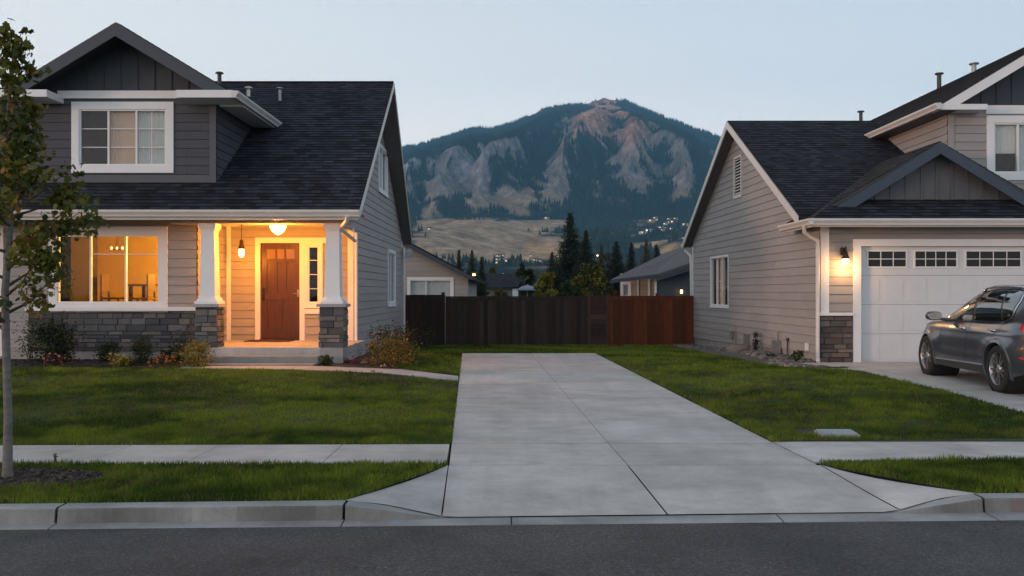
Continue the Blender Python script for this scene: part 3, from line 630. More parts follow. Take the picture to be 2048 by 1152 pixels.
# garage roof: dutch gable over a skirt
ez, ey, ex = 2.96, 17.6, 6.04; SP = .584; gxr = 8.85; gzr = ez+SP*(gxr-ex); fG2 = front(18.37)
def zm(Y): return 3.09+.543*(Y-18.2)       # main roof
sk_y = 18.37; sk_z = ez+.6*(sk_y-ey); bx = ex+(sk_z-ez)/SP
ymeet = 18.2+(gzr-3.09)/.543+.15
roof_plane(RH, (ex, ey, ez), (2*gxr-ex, ey, ez), (2*gxr-bx, sk_y+.03, sk_z+.018), (bx, sk_y+.03, sk_z+.018))
roof_plane(RH, (ex, 19.5, ez), (ex, ey, ez), (gxr, 18.1, gzr), (gxr, ymeet, gzr), mat=M['roofB'], extra=[(ex, 19.5, ez), (ex, ey, ez), (bx-.25, 18.1, ez+SP*(bx-.25-ex)), (gxr, 18.1, gzr), (gxr, ymeet, gzr)])
roof_plane(RH, (2*gxr-ex, ey, ez), (2*gxr-ex, 19.5, ez), (gxr, ymeet, gzr), (gxr, 18.1, gzr), extra=[(2*gxr-ex, ey, ez), (2*gxr-ex, 19.5, ez), (gxr, ymeet, gzr), (gxr, 18.1, gzr), (2*gxr-bx+.25, 18.1, ez+SP*(bx-.25-ex))])
battens('gable_panel', fG2, [(bx, sk_z), (2*gxr-bx, sk_z), (gxr, gzr-.1)], M['battenR'], RH, .32)
barge(AX(1672, 18.1), ZP(413, 18.1), gxr, gzr, 18.1, .24, 'navy', RH); barge(2*gxr-AX(1672, 18.1), ZP(413, 18.1), gxr, gzr, 18.1, .24, 'navy', RH)
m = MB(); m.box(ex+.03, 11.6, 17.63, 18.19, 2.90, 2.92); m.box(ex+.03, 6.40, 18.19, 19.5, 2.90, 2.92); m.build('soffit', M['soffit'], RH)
m = MB(); m.box(ex, 11.7, 17.59, 17.61, 2.80, 2.94); m.box(ex-.01, ex+.01, 17.61, 19.5, 2.80, 2.94); m.build('fascia', M['gutter'], RH)
g = MB(); gutter(g, (ex-.1, 17.588, 2.955), (11.8, 17.588, 2.955), (0, -1, 0), 1.1); gutter(g, (ex-.012, 17.47, 2.955), (ex-.012, 19.5, 2.955), (-1, 0, 0), 1.0); g.build('gutter', M['gutter'], RH)
dx_ = 6.36
g = MB(); g.tube([(5.98, 17.9, 2.86), (5.985, 17.92, 2.72), (6.12, 18.0, 2.64), (dx_-.04, 18.1, 2.55), (dx_-.03, 18.12, 2.4), (dx_-.03, 18.12, .12), (dx_-.06, 18.0, .04)], .043, 8); g.build('downspout', M['gutter'], RH)
# main roof
a_, b_, c_, d_ = (5.96, 18.2, 3.09), (12.6, 18.2, 3.09), (12.6, 23.8, 6.14), (5.86, 23.8, 6.14)
roof_plane(RH, a_, b_, c_, d_); e_, f_ = (5.73, 29.4, 3.10), (12.6, 29.4, 3.10); roof_plane(RH, f_, e_, d_, c_)
rake(d_, a_, .19, -.03, 'rake_board', 'gutter', .02, RH); rake(e_, d_, .19, -.03, 'rake_board', 'gutter', .02, RH)
m = MB(); m.face([(6.42, 18.2, 2.96), (5.97, 18.2, 2.96), (5.87, 23.8, 6.0), (6.2, 23.8, 6.0)]); m.face([(6.0, 29.3, 2.98), (5.74, 29.35, 2.98), (5.87, 23.8, 6.0), (6.2, 23.8, 6.0)]); m.build('soffit', M['soffit'], RH)
g = MB(); gutter(g, (5.70, 29.42, 3.1), (12.6, 29.42, 3.1), (0, 1, 0)); g.build('gutter', M['gutter'], RH)
g = MB(); g.tube([(5.8, 29.45, 3.0), (5.82, 29.3, 2.86), (5.93, 29.06, 2.7), (5.94, 29.04, 2.6), (5.94, 29.04, -.15)], .05, 8); g.build('downspout', M['gutter'], RH)
m = MB(); m.box(6.0, 12.5, 28.95, 29.0, -.8, 3.0); m.box(12.5, 12.55, 18.2, 29, -.8, 3.0); m.box(11.6, 12.5, 18.15, 18.2, -.8, 3.0); m.build('wall', M['greigeR'], RH, 'rear and far walls')
# upper storey
UX, UY = 9.66, 19.4; fU2 = front(UY); uex, uez, urx = 9.29, 5.55, 12.3; urz = uez+.6*(urx-uex)
u0, u1, v0, v1 = AX(1987, UY), AX(2100, UY), ZP(346, UY), ZP(246, UY)
siding('wall', fU2, [[(UX, 3.6), (14.9, 3.6), (14.9, 5.5), (UX, 5.5)]], M['greigeR'], RH, [(u0, u1, v0, v1)], .185)
m = MB(); m.fbox(fU2, UX, UX+.13, 3.6, 5.5, 0, .03); m.build('corner_board', M['greigeR'], RH)
window(RH, fU2, u0, u1, v0, v1, .16, [AX(2036, UY)], (), [M['blindw'], M['blindw']], False, .035, label='white upstairs window with half lowered grey blind')
m = MB(); m.fbox(fU2, u0, AX(2034, UY), v0, lerp(v0, v1, .4), -.09, -.075); m.build('curtain', M['blindb'], RH)
fU2s = Fr((UX, 0, 0), (0, 1, 0), (0, 0, 1), (-1, 0, 0)); siding('wall', fU2s, [[(19.4, 3.5), (23.5, 5.0), (23.5, 5.5), (19.4, 5.5)]], M['greigeR'], RH, (), .185)
m = MB(); m.fbox(fU2, AX(1970, UY), 14.9, 5.43, 5.62, 0, .05); m.build('frieze_board', M['white'], RH)
roof_plane(RH, (uex, 23.2, uez), (uex, 19.0, uez), (urx, 19.0, urz), (urx, 31, urz), mat=M['roofB'], extra=[(uex, 22.9, uez), (uex, 19.0, uez), (urx, 19.0, urz), (urx, 31, urz), (uex+1.1, 31, uez+.66), (uex, 24.0, uez)][:4]+[(uex+.9, 27, uez+.54)])
roof_plane(RH, (2*urx-uex, 19.0, uez), (2*urx-uex, 31, uez), (urx, 31, urz), (urx, 19.0, urz))
barge(uex-.03, uez-.02, urx, urz, 19.0, .22, 'white', RH); battens('gable_panel', fU2, [(UX-.1, 5.6), (14.9, 5.6), (urx, urz-.15)], M['batten'], RH, .34)
m = MB(); m.face([(uex, 19.0, uez-.11), (urx, 19.0, urz-.11), (urx, 19.4, urz-.11), (uex, 19.4, uez-.11)]); m.box(uex+.03, UX, 19.0, 23.0, 5.43, 5.45); m.build('soffit', M['soffit'], RH)
m = MB(); m.box(uex, AX(1972, 19), 18.94, 19.38, 5.44, 5.56); m.build('eave_return', M['white'], RH)
g = MB(); gutter(g, (uex-.01, 18.9, uez+.02), (uex-.01, 23.0, uez+.02), (-1, 0, 0), 1.1); g.build('gutter', M['gutter'], RH)
for (px, ya, yb, mt) in ((1880, 146, 175, 'pipe'), (1950, 126, 142, 'metal'), (1723, 222, 240, 'pipe')):
    Dv = urx*F/(px-CX)+.01; X_ = urx; zt = ZP(ya, Dv); m = MB(); m.tube([(X_-.02, Dv, urz-.3), (X_-.02, Dv, zt)], .06, 10); m.lathe((X_-.02, Dv, zt-.04), [(.06, 0), (.12, 0), (.12, .035), (0, .05)], n=12); m.build('roof_vent', M[mt], RH)
# wall lamp beside garage
lx, lz = AX(1685, 18.2), ZP(505, 18.2); gl = thing('wall_lamp', 'small lit bronze wall lamp left of the garage door', 'lamp', (lx, 18.1, lz))
m = MB(); m.fbox(fG, lx-.05, lx+.05, lz-.06, lz+.10, .015, .04); m.tube([(lx, 18.16, lz+.05), (lx, 18.05, lz+.09), (lx, 18.03, lz+.0)], .012, 6); m.lathe((lx, 18.03, lz-.14), [(.085, 0), (.08, .02), (.045, .10), (.03, .16), (0, .17)], n=16)
for s_ in (-.035, .035): m.tube([(lx+s_, 18.12, lz+.02), (lx+s_, 18.12, lz+.13)], .01, 6)
m.build('lamp_cap', M['bronze'], gl)
m = MB(); m.lathe((lx, 18.03, lz-.14), [(.07, .0), (.075, -.03), (.05, -.08), (0, -.10)], n=16); m.build('lamp_shade', M['bulb3'], gl)
pointlight('garage_lamp_light', (lx, 17.98, lz-.30), 18, (1, .50, .16), .06)
# utilities on the side wall
def util(px0, px1, py0, py1, name, label, mat, depth=.10, pipe=None):
    a1_, z0_ = hitR(px0, py1); a0_, z1_ = hitR(px1, py0); m = MB(); m.fbox(fRS, a0_, a1_, z0_, z1_, .02, .02+depth)
    if pipe:
        for (qx, qa, qb) in pipe: a_, za = hitR(qx, qa); _, zb = hitR(qx, qb); m.tube([fRS.pt(a_, za, .05), fRS.pt(a_, zb, .05)], .018, 8)
    return tag(m.build(name, M[mat], None), label, 'utility box')
util(1465, 1469, 662, 675, 'hose_tap', 'small grey tap box on the side wall nearest the window', 'metal', .06, [(1474, 652, 706), (1467, 675, 680)])
util(1494, 1500, 668, 690, 'meter_box', 'pale narrow box low on the taupe side wall above the rocks', 'metal', .08, [(1497, 690, 702)])
util(1553, 1564, 682, 704, 'utility_meter', 'tall grey meter box with conduit on the taupe side wall', 'metal', .10, [(1558, 662, 704)])
util(1577, 1580, 676, 682, 'vent_pipe', 'thin dark pipe rising beside the meter box', 'pipe', .04, [(1579, 676, 722)])
util(1614, 1620, 687, 700, 'outlet_cover', 'small white outlet cover near the garage corner', 'white', .03)
# ================================================================ GROUND
def backY(X): return 6.18+.045*X
def frontY(X): return 6.04+.035*X
swf = lambda X: 7.60+.055*max(0, X-.6)+.0*X; swb = lambda X: 8.60+(.015 if X < 0 else .045)*(X+.6)
dl = lambda Y: -.60-(Y-8.69)*.0487; drr = lambda Y: 2.587-(Y-8.69)*.045; dc_ = lambda Y: .98-(Y-8.0)*.0405
def wob(X, Y): return .018*mn.noise(Vector((X*.6, Y*.6, 0)))+.01*mn.noise(Vector((X*1.9, Y*1.9, 3)))
def gz(X, Y):
    z = .10*ss(8.8, 15.5, Y)*ss(.7, 2.6, -X)*(1-ss(19, 22, Y)); z += .07*ss(8.8, 13, Y)*ss(2.9, 4.0, X)*(1-ss(15, 18, Y))
    z -= .28*ss(20, 29, Y); return z+.0
mt = MB(); mt.face([(-4000, -600, -.75), (4000, -600, -.75), (4000, 4000, -.75), (-4000, 4000, -.75)]); tag(mt.build('ground', M['soil']), kind='structure')
# street
m = MB(); xs = [-60+k*2 for k in range(61)]
for i in range(len(xs)-1):
    a, b = xs[i], xs[i+1]; m.face([(a, -14, -.14), (b, -14, -.14), (b, 3.0, -.085), (a, 3.0, -.085)]); m.face([(a, 3.0, -.085), (b, 3.0, -.085), (b, frontY(b), -.112), (a, frontY(a), -.112)])
tag(m.build('street', M['asphalt']), kind='structure')
# gutter pan with joints, kerb
def kh(X):   # kerb top height above the pan
    xa, xb = -1.18, -.47; xc, xd = 2.75, 3.42
    return max(0, min(1, max((xb-X)/(xb-xa), (X-xc)/(xd-xc))))
X0, X1 = -14, 16; m = MB(); jo = [-14, -11, -8, -5.6, -3.14, -1.17, 0.0, 1.9, 3.43, 6, 9, 12, 16]
for a, b in zip(jo, jo[1:]):
    n = max(1, int((b-a)/.25)); c = random.uniform(.93, 1.04)
    for k in range(n):
        p, q = lerp(a, b-.008, k/n), lerp(a, b-.008, (k+1)/n)
        m.face([(p, frontY(p), -.108), (q, frontY(q), -.108), (q, backY(q)+.02, -.1), (p, backY(p)+.02, -.1)], (c, c, c))
        m.face([(p, frontY(p), -.108), (q, frontY(q), -.108), (q, frontY(q), -.2), (p, frontY(p), -.2)], (c, c, c))
tag(m.build('gutter_pan', M['kerbc']), kind='structure')
m = MB()
for a, b in zip(jo, jo[1:]):
    if a >= -.4 and b <= 2.6: continue
    n = max(1, int((b-a)/.06)); c = random.uniform(.9, 1.03); last = None
    for k in range(n+1):
        p = lerp(a, b-(.020 if b < 3.5 else .01), k/n); h = kh(p); y = backY(p)
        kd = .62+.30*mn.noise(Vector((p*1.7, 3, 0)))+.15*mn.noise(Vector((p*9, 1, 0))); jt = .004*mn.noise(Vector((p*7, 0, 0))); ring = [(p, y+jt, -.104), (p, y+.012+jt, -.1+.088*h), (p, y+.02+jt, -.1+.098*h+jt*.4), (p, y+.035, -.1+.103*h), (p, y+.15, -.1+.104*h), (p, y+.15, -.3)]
        if last:
            red = a >= 3.4 and p > 3.62
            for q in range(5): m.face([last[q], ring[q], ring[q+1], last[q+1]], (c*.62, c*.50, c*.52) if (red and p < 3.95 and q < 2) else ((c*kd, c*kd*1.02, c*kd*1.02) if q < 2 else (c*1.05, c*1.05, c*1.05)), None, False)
        else: m.face(ring, (.4, .4, .4))
        last = ring
    m.face(last, (.4, .4, .4))
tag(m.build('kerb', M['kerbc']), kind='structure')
m = MB(); m.face([(-14, 6.12, -.16), (16, 6.6, -.16), (16, 9.2, -.16), (-14, 8.3, -.16)]); tag(m.build('joint_bed', simple('joint_dirt', (.06, .058, .052), .95)), kind='structure')
m = MB(); m.face([(dl(7.56)+.01, 7.56, -.022), (drr(7.56)-.01, 7.56, -.022), (drr(21.2)-.01, 21.2, -.022), (dl(21.2)+.01, 21.2, -.022)]); tag(m.build('joint_bed', simple('tooled_joint', (.07, .068, .064), .95)), kind='structure')
# sidewalk slabs
m = MB(); J = .008
def slab(m, pts, z=0.0, th=.1, zf=None, c=None):
    c = c or random.uniform(.94, 1.05); col = (c, c, c*random.uniform(.98, 1.02)); top = [Vector((x, y, (zf(x, y) if zf else z))) for x, y in pts]
    n = len(top); m.mesh(top+[t-Vector((0, 0, th)) for t in top], [tuple(range(n))]+[(i, (i+1) % n, n+(i+1) % n, n+i) for i in range(n)], col)
xl = [-14, -12, -10, -8, -6.2, -4.6, -3.32, -1.93, -.56]      # joints slanting with the view
xsj = [G(180, 921).x, G(640, 925).x]
sl = [-14, -11.5, -9, -7, -5.3, -3.72, -2.86, -1.66, -.57]
for a, b in zip(sl, sl[1:]):
    slab(m, [(a+J/2, swf(a)), (b-J/2, swf(b)), (b-J/2-(.0 if b < -.6 else .04), swb(b)), (a+J/2, swb(a))])
srr = [2.66, 4.35, 5.9, 7.5, 9.2, 11, 13, 16]
for a, b in zip(srr, srr[1:]):
    slab(m, [(a+J/2, swf(a)), (b-J/2, swf(b)), (b-J/2, swb(b)), (a+J/2-(.06 if a < 3 else 0), swb(a))])
tag(m.build('sidewalk', M['conc']), kind='structure')
# driveway
JY = lambda y: .013+.0022*(y-7)
m = MB(); ys = [7.55]+[G(1000, y).y for y in (887, 826, 797, 769, 742)]+[21.3]
for a, b in zip(ys, ys[1:]):
    for (l, r) in ((dl, dc_), (dc_, drr)):
        slab(m, [(l(a)+J/2, a+JY(a)), (r(a)-J/2, a+JY(a)), (r(b)-J/2, b-JY(b)), (l(b)+J/2, b-JY(b))], .001)
tag(m.build('driveway', M['conc']), kind='structure')
# apron
def az(X, Y):
    y0 = backY(X)+.012; lo = -.092+.094*kh(X); return lerp(lo, .002, min(1, max(0, (Y-y0)/(7.55-y0))))
m = MB()
def apron(xa0, xa1, xb0, xb1, c):      # front edge xa0..xa1 at kerb line, back edge xb0..xb1 at Y 7.55
    N, K = 14, 8
    for i in range(N):
        for j in range(K):
            q = []
            for (u, v) in ((i, j), (i+1, j), (i+1, j+1), (i, j+1)):
                u, v = u/N, v/K; X_ = lerp(lerp(xa0, xa1, u), lerp(xb0, xb1, u), v); yf = backY(X_)+.02+.132*min(1, kh(X_)*1.6)
                Y_ = lerp(yf, 7.545, v); q.append((X_, Y_, az(X_, Y_)))
            m.face(q, (c, c, c))
apron(G(885, 1030, -.1).x+.006, 1.11-.006, dl(7.55), dc_(7.55)-.006, 1.0); apron(1.11+.006, G(1795, 1022, -.1).x-.006, dc_(7.55)+.006, drr(7.55)+.02, .98)
apron(-1.20, G(885, 1030, -.1).x-.006, dl(7.5)-.012, dl(7.5)-.010, .99); apron(G(1795, 1022, -.1).x+.006, 3.46, drr(7.5)+.03, drr(7.5)+.034, 1.02)
tag(m.build('driveway_apron', M['conc']), kind='structure')
m = MB()
for (xa_, ya_, xb_, yb_) in ((-1.20, backY(-1.2)+.15, dl(7.5)-.011, 7.56), (3.46, backY(3.46)+.15, drr(7.5)+.034, 7.70)):
    K_ = 12
    for k in range(K_):
        p, q = (lerp(xa_, xb_, k/K_), lerp(ya_, yb_, k/K_)), (lerp(xa_, xb_, (k+1)/K_), lerp(ya_, yb_, (k+1)/K_)); m.face([(p[0]-.07, p[1], -.022), (q[0]-.07, q[1], -.022), (q[0]+.07, q[1], -.022), (p[0]+.07, p[1], -.022)])
tag(m.build('verge_edge', M['soil']), kind='structure')
# front walk
m = MB(); walk = [(-6.0, 15.8), (-3.8, 15.45), (-2.0, 14.9), (-.895, 14.45)]; walkb = [(-6.0, 16.14), (-3.55, 16.14), (-2.0, 15.75), (-.935, 15.25)]
for i in range(3): slab(m, [walk[i], walk[i+1], walkb[i+1], walkb[i]], zf=lambda x, y: gz(x, y)+.025)
tag(m.build('front_walk', M['step']), kind='structure')
# right driveway
m = MB(); rd = lambda Y: 6.22+.05*math.sin(Y*.5)
yy = [8.9, 11, 13.2, 15.4, 17.0, 18.28]
for a, b in zip(yy, yy[1:]):
    for (x0_, x1_) in ((None, 9.3), (9.3, 12.4)):
        slab(m, [((x0_ or rd(a))+J/2, a+J/2), (x1_-J/2, a+J/2), (x1_-J/2, b-J/2), ((x0_ or rd(b))+J/2, b-J/2)], .03)
slab(m, [(5.5, 16.75), (6.2, 16.3), (6.21, 18.1), (5.9, 18.1)], .028)
tag(m.build('side_driveway', M['conc']), kind='structure')
# ---- lawns (base sheets) as grids
def sheet(name, x0f, x1f, y0, y1, nx, ny, zf, mat):
    m = MB(); vs = []; 
    for j in range(ny+1):
        Y = lerp(y0, y1, j/ny)
        for i in range(nx+1):
            X = lerp(x0f(Y), x1f(Y), i/nx); vs.append((X, Y, zf(X, Y)))
    m.mesh(vs, [(j*(nx+1)+i, j*(nx+1)+i+1, (j+1)*(nx+1)+i+1, (j+1)*(nx+1)+i) for j in range(ny) for i in range(nx)], smooth=True)
    return tag(m.build(name, mat), kind='structure')
gl_ = lambda X, Y: gz(X, Y)+.006+wob(X, Y)*ss(0, .5, min(Y-8.7, abs(X+.8)))
def walkY(X):
    for i in range(3):
        if walk[i][0] <= X <= walk[i+1][0]: return lerp(walk[i][1], walk[i+1][1], (X-walk[i][0])/(walk[i+1][0]-walk[i][0]))
    return None
sheet('front_lawn', lambda Y: -14, lambda Y: dl(Y)-.02, 8.42, 15.9, 70, 150, lambda X, Y: -.03 if Y < swb(X)+.01 else gl_(X, Y), M['soil'])
sheet('side_lawn', lambda Y: -3.6, lambda Y: dl(Y)-.02 if Y < 21.3 else 2.0, 15.3, 21.35, 20, 30, lambda X, Y: gz(X, Y)+.004, M['soil'])
sheet('back_lawn', lambda Y: -4, lambda Y: 7, 21.33, 30, 40, 30, lambda X, Y: gz(X, Y)+.002, M['soil'])
sheet('neighbour_lawn', lambda Y: drr(Y)+.02, lambda Y: min(rd(Y)+.0, 6.22 if Y < 16.6 else lerp(5.6, 4.7, (Y-16.6)/4.7)), 8.74, 21.35, 30, 60, lambda X, Y: gz(X, Y)+.006+wob(X, Y)*.6, M['soil'])
sheet('verge', lambda Y: -14, lambda Y: .0+(lerp(-1.20, dl(7.5)-.012, (Y-6.28)/1.27) if Y < 7.56 else dl(7.5)-.012), 6.0, 7.61, 60, 36, lambda X, Y: -.006 if Y > backY(X)+.13 else -.15, M['soil'])
sheet('verge', lambda Y: lerp(3.465, drr(7.5)+.034, (Y-6.48)/1.07)+.0 if Y < 7.55 else drr(7.5)+.034, lambda Y: 14, 6.3, 8.2, 60, 40, lambda X, Y: -.006 if (Y > backY(X)+.13 and Y < swf(X)) else -.15, M['soil'])
sheet('gravel_strip', lambda Y: lerp(5.35, 4.7, (Y-16.8)/4.5) if Y < 21.3 else lerp(4.7, 5.3, (Y-21.3)/8), lambda Y: 6.5, 16.8, 29, 16, 60, lambda X, Y: gz(X, Y)+.02+wob(X*3, Y*3), M['gravel'])
sheet('flower_bed', lambda Y: -12.4, lambda Y: -6.02, 15.85, 17.7, 60, 14, lambda X, Y: .09+.05*ss(15.9, 16.4, Y)+wob(X*3, Y*3), M['mulch'])
sheet('flower_bed', lambda Y: -3.55, lambda Y: lerp(-2.2, -2.5, (Y-16)/5) if Y > 16.3 else lerp(-3.3, -2.2, (Y-15.8)/.5), 15.75, 22, 20, 30, lambda X, Y: gz(X, Y)+.02+wob(X*3, Y*3), M['mulch'])
# ---- grass blades
FB = None
def inside(poly, x, y):
    r = np.zeros(len(x), bool); n = len(poly); j = n-1
    for i in range(n):
        xi, yi = poly[i]; xj, yj = poly[j]; c = ((yi > y) != (yj > y)) & (x < (xj-xi)*(y-yi)/(yj-yi+1e-12)+xi); r ^= c; j = i
    return r
def vnoise(x, y, s, seed=0):
    r = np.random.default_rng(seed); T = r.random((64, 64)); u, v = (x*s) % 64, (y*s) % 64; i, j = u.astype(int), v.astype(int); f, g = u-i, v-j
    f = f*f*(3-2*f); g = g*g*(3-2*g); i2, j2 = (i+1) % 64, (j+1) % 64
    return (T[i, j]*(1-f)+T[i2, j]*f)*(1-g)+(T[i, j2]*(1-f)+T[i2, j2]*f)*g
gzv = np.vectorize(gz)
def grass(name, label, poly, zones, excl=None, h0=.045, zoff=0.0):
    V = []; C = []
    xs_, ys_ = [p[0] for p in poly], [p[1] for p in poly]
    for (ya, yb, dens, w, hm) in zones:
        ya, yb = max(ya, min(ys_)), min(yb, max(ys_))
        if yb <= ya: continue
        n = int((max(xs_)-min(xs_))*(yb-ya)*dens); x = rng.uniform(min(xs_), max(xs_), n); y = rng.uniform(ya, yb, n)
        k = inside(poly, x, y)
        if excl is not None: k &= ~excl(x, y)
        x, y = x[k], y[k]; n = len(x); z = gzv(x, y)+zoff
        n1 = vnoise(x, y*1.6, .9, 3); n2 = vnoise(x, y, 3.1, 4); n3 = vnoise(x+y*.3, y*.35, .55, 9)
        n4 = vnoise(x, y, 7.3, 5); h = h0*hm*rng.uniform(.5, 1.3, n)*(.45+.65*n2+.6*n4**2); a = rng.uniform(0, 2*np.pi, n); lean = rng.uniform(.1, .8, n)*h; la = rng.uniform(0, 2*np.pi, n)
        dx, dy = np.cos(a)*w/2, np.sin(a)*w/2
        v = np.zeros((n, 3, 3)); v[:, 0] = np.stack([x-dx, y-dy, z], 1); v[:, 1] = np.stack([x+dx, y+dy, z], 1); v[:, 2] = np.stack([x+np.cos(la)*lean, y+np.sin(la)*lean, z+h], 1)
        t = np.clip(.55+(n1-.5)*1.2+(n2-.5)*.8+(n3-.5)*.9+(n4-.5)*.7, 0, 1)[:, None]; dry = (rng.random(n) < .05+.22*(vnoise(x, y, 1.3, 12) > .72))[:, None]
        c = np.array([.036, .072, .005])*(1-t)+np.array([.165, .225, .02])*t; c = np.where(dry, np.array([.15, .13, .045]), c)*rng.uniform(.7, 1.3, (n, 1))
        V.append(v.reshape(-1, 3)); C.append(c)
    o = np_mesh(name, np.concatenate(V), 3, M['grass'], np.concatenate(C)); return tag(o, label, 'grass', kind='stuff')
Z1 = [(5, 9.6, 7600, .008, 1.0), (9.6, 12, 3400, .011, 1.0), (12, 16.5, 1700, .016, 1.0), (16.5, 22, 900, .024, 1.05), (22, 30, 480, .035, 1.1)]
grass('lawn_grass', 'green lawn grass in front of the porch house between sidewalk and flower bed', [(-9.5, swb(-9.5)), (dl(8.6)-.0, swb(-.6)), (dl(14.5)-.0, 14.5), (-2.0, 14.88), (-3.8, 15.43), (-6.0, 15.78), (-6.1, 15.95), (-12.3, 15.95)], Z1)
grass('verge_grass', 'green verge grass between the left kerb and sidewalk', [(-8.0, backY(-8.0)+.15), (-1.20, backY(-1.20)+.15), (dl(7.5)-.02, 7.5), (dl(7.5)-.02, 7.61), (-8.0, 7.60)], Z1, lambda x, y: ((x+4.1)/.82)**2+((y-7.02)/.36)**2 < 1)
grass('verge_grass', 'green verge grass between the right kerb and sidewalk', [(3.46, backY(3.46)+.15), (6.2, backY(6.2)+.15), (6.2, swf(6.2)), (drr(7.5)+.06, swf(2.7)), (drr(7.5)+.08, 7.5)], Z1)
grass('lawn_grass', 'green lawn grass between the central driveway and the taupe house', [(drr(8.7), 8.72), (6.18, 8.95), (6.22, 16.1), (5.5, 16.75), (4.7, 21.3), (drr(21.3), 21.3)], Z1, lambda x, y: (abs(x-3.28) < .25) & (abs(y-9.3) < .19))
grass('lawn_grass', 'green strip of grass before the wooden fence and beside the flower bed', [(dl(15.4)-.0, 15.35), (-2.25, 15.9), (-2.6, 22), (-4, 22), (-4, 29.2), (5.9, 29.2), (5.2, 28), (4.7, 21.3), (dl(21.3), 21.3)], Z1, None, .05)
# mulch ring and chips
m = MB(); n = 36; m.face([(-4.1+.84*math.cos(t*2*math.pi/n), 7.02+.37*math.sin(t*2*math.pi/n), .012) for t in range(n)]); tag(m.build('mulch_ring', M['mulch']), 'dark bark mulch ring round the young street tree', 'mulch', kind='stuff')
def chips(name, label, cx, cy, rx, ry, n, z, sz, pal, cat):
    m = MB()
    for _ in range(n):
        a, r = random.random()*6.283, math.sqrt(random.random()); x, y = cx+rx*r*math.cos(a), cy+ry*r*math.sin(a); s = sz*random.uniform(.4, 1.3); zz = z(x, y) if callable(z) else z
        u = Vector((random.uniform(-1, 1), random.uniform(-1, 1), random.uniform(-.3, .3))).normalized()*s; v = Vector((-u.y, u.x, random.uniform(-.3, .3)*s))*random.uniform(.3, .8); c = random.choice(pal); w_ = Vector((0, 0, s*random.uniform(.2, .5)))
        p = Vector((x, y, zz+s*.2)); m.mesh([p-u-v, p+u-v*.7, p+u*.8+v, p-u*.9+v, p+w_-u*.5-v*.4, p+w_+u*.5-v*.4, p+w_+u*.4+v*.5, p+w_-u*.5+v*.5], [(4, 5, 6, 7), (0, 1, 5, 4), (1, 2, 6, 5), (2, 3, 7, 6), (3, 0, 4, 7)], c)
    return tag(m.build(name, M['stoneplain']), label, cat, kind='stuff')
M['stoneplain'] = simple('chip', (1, 1, 1), .9, var=.2, attr=True)
chips('mulch_chips', 'bark chips scattered round the young street tree', -4.1, 7.02, .8, .34, 900, .012, .018, [(.03, .02, .016), (.05, .032, .024), (.018, .013, .012), (.11, .075, .06)], 'mulch')
chips('bed_mulch', 'bark chips in the flower bed under the stone wainscot', -9, 16.7, 3.2, .8, 1500, lambda x, y: .14, .025, [(.03, .02, .016), (.05, .032, .024), (.018, .013, .012), (.1, .07, .055)], 'mulch')
def gch(cy0, cy1, n, lab):
    m = MB(); V = []
    chips('gravel_stones', lab, 0, 0, 1, 1, 1, 0, .01, [(.1, .1, .1)], 'gravel')
m = MB()
for _ in range(2600):
    y = random.uniform(16.9, 28.8); xl_ = lerp(5.35, 4.75, (y-16.8)/4.5) if y < 21.3 else lerp(4.75, 5.35, (y-21.3)/8); wall = lerp(6.38, 6.0, (y-18.2)/10.8) if y > 18.1 else 5.9
    x = random.uniform(max(xl_, wall-.85), wall); s = random.choice((.018, .025, .035, .055))*random.uniform(.7, 1.3); k = random.uniform(.6, 1.3); c = random.choice([(.16, .15, .14), (.22, .19, .17), (.10, .10, .105), (.26, .22, .19)]); z = gz(x, y)+.03
    vs = [(x+s*math.cos(t*1.257+.3)*random.uniform(.7, 1.1), y+s*math.sin(t*1.257+.3)*random.uniform(.7, 1.1), z-.01) for t in range(5)]; tp = [(x+(a-x)*.55, y+(b-y)*.55, z+s*random.uniform(.4, .7)) for a, b, _c in vs]
    m.mesh(vs+tp, [(5, 6, 7, 8, 9)]+[(i, (i+1) % 5, 5+(i+1) % 5, 5+i) for i in range(5)], tuple(q*k for q in c))
tag(m.build('gravel_stones', M['stoneplain']), 'grey gravel and stones along the foot of the taupe side wall', 'gravel', kind='stuff')
# valve box
vb = thing('valve_box', 'bluish concrete cover plate set in the right lawn by the sidewalk', 'valve box', (3.28, 9.3, 0)); m = MB(); q = [G(1632, 858, .05), G(1700, 858, .05), G(1716, 867, .05), G(1640, 867, .05)]
m.prism(q, (0, 0, -.06)); m.build('lid', simple('valve_lid', (.30, .35, .40), .7, var=.1), vb)
m = MB(); c_ = sum(q, Vector())/4; m.prism([c_+(p-c_)*1.1-Vector((0, 0, .012)) for p in q], (0, 0, -.05)); m.build('rim', M['found'], vb)
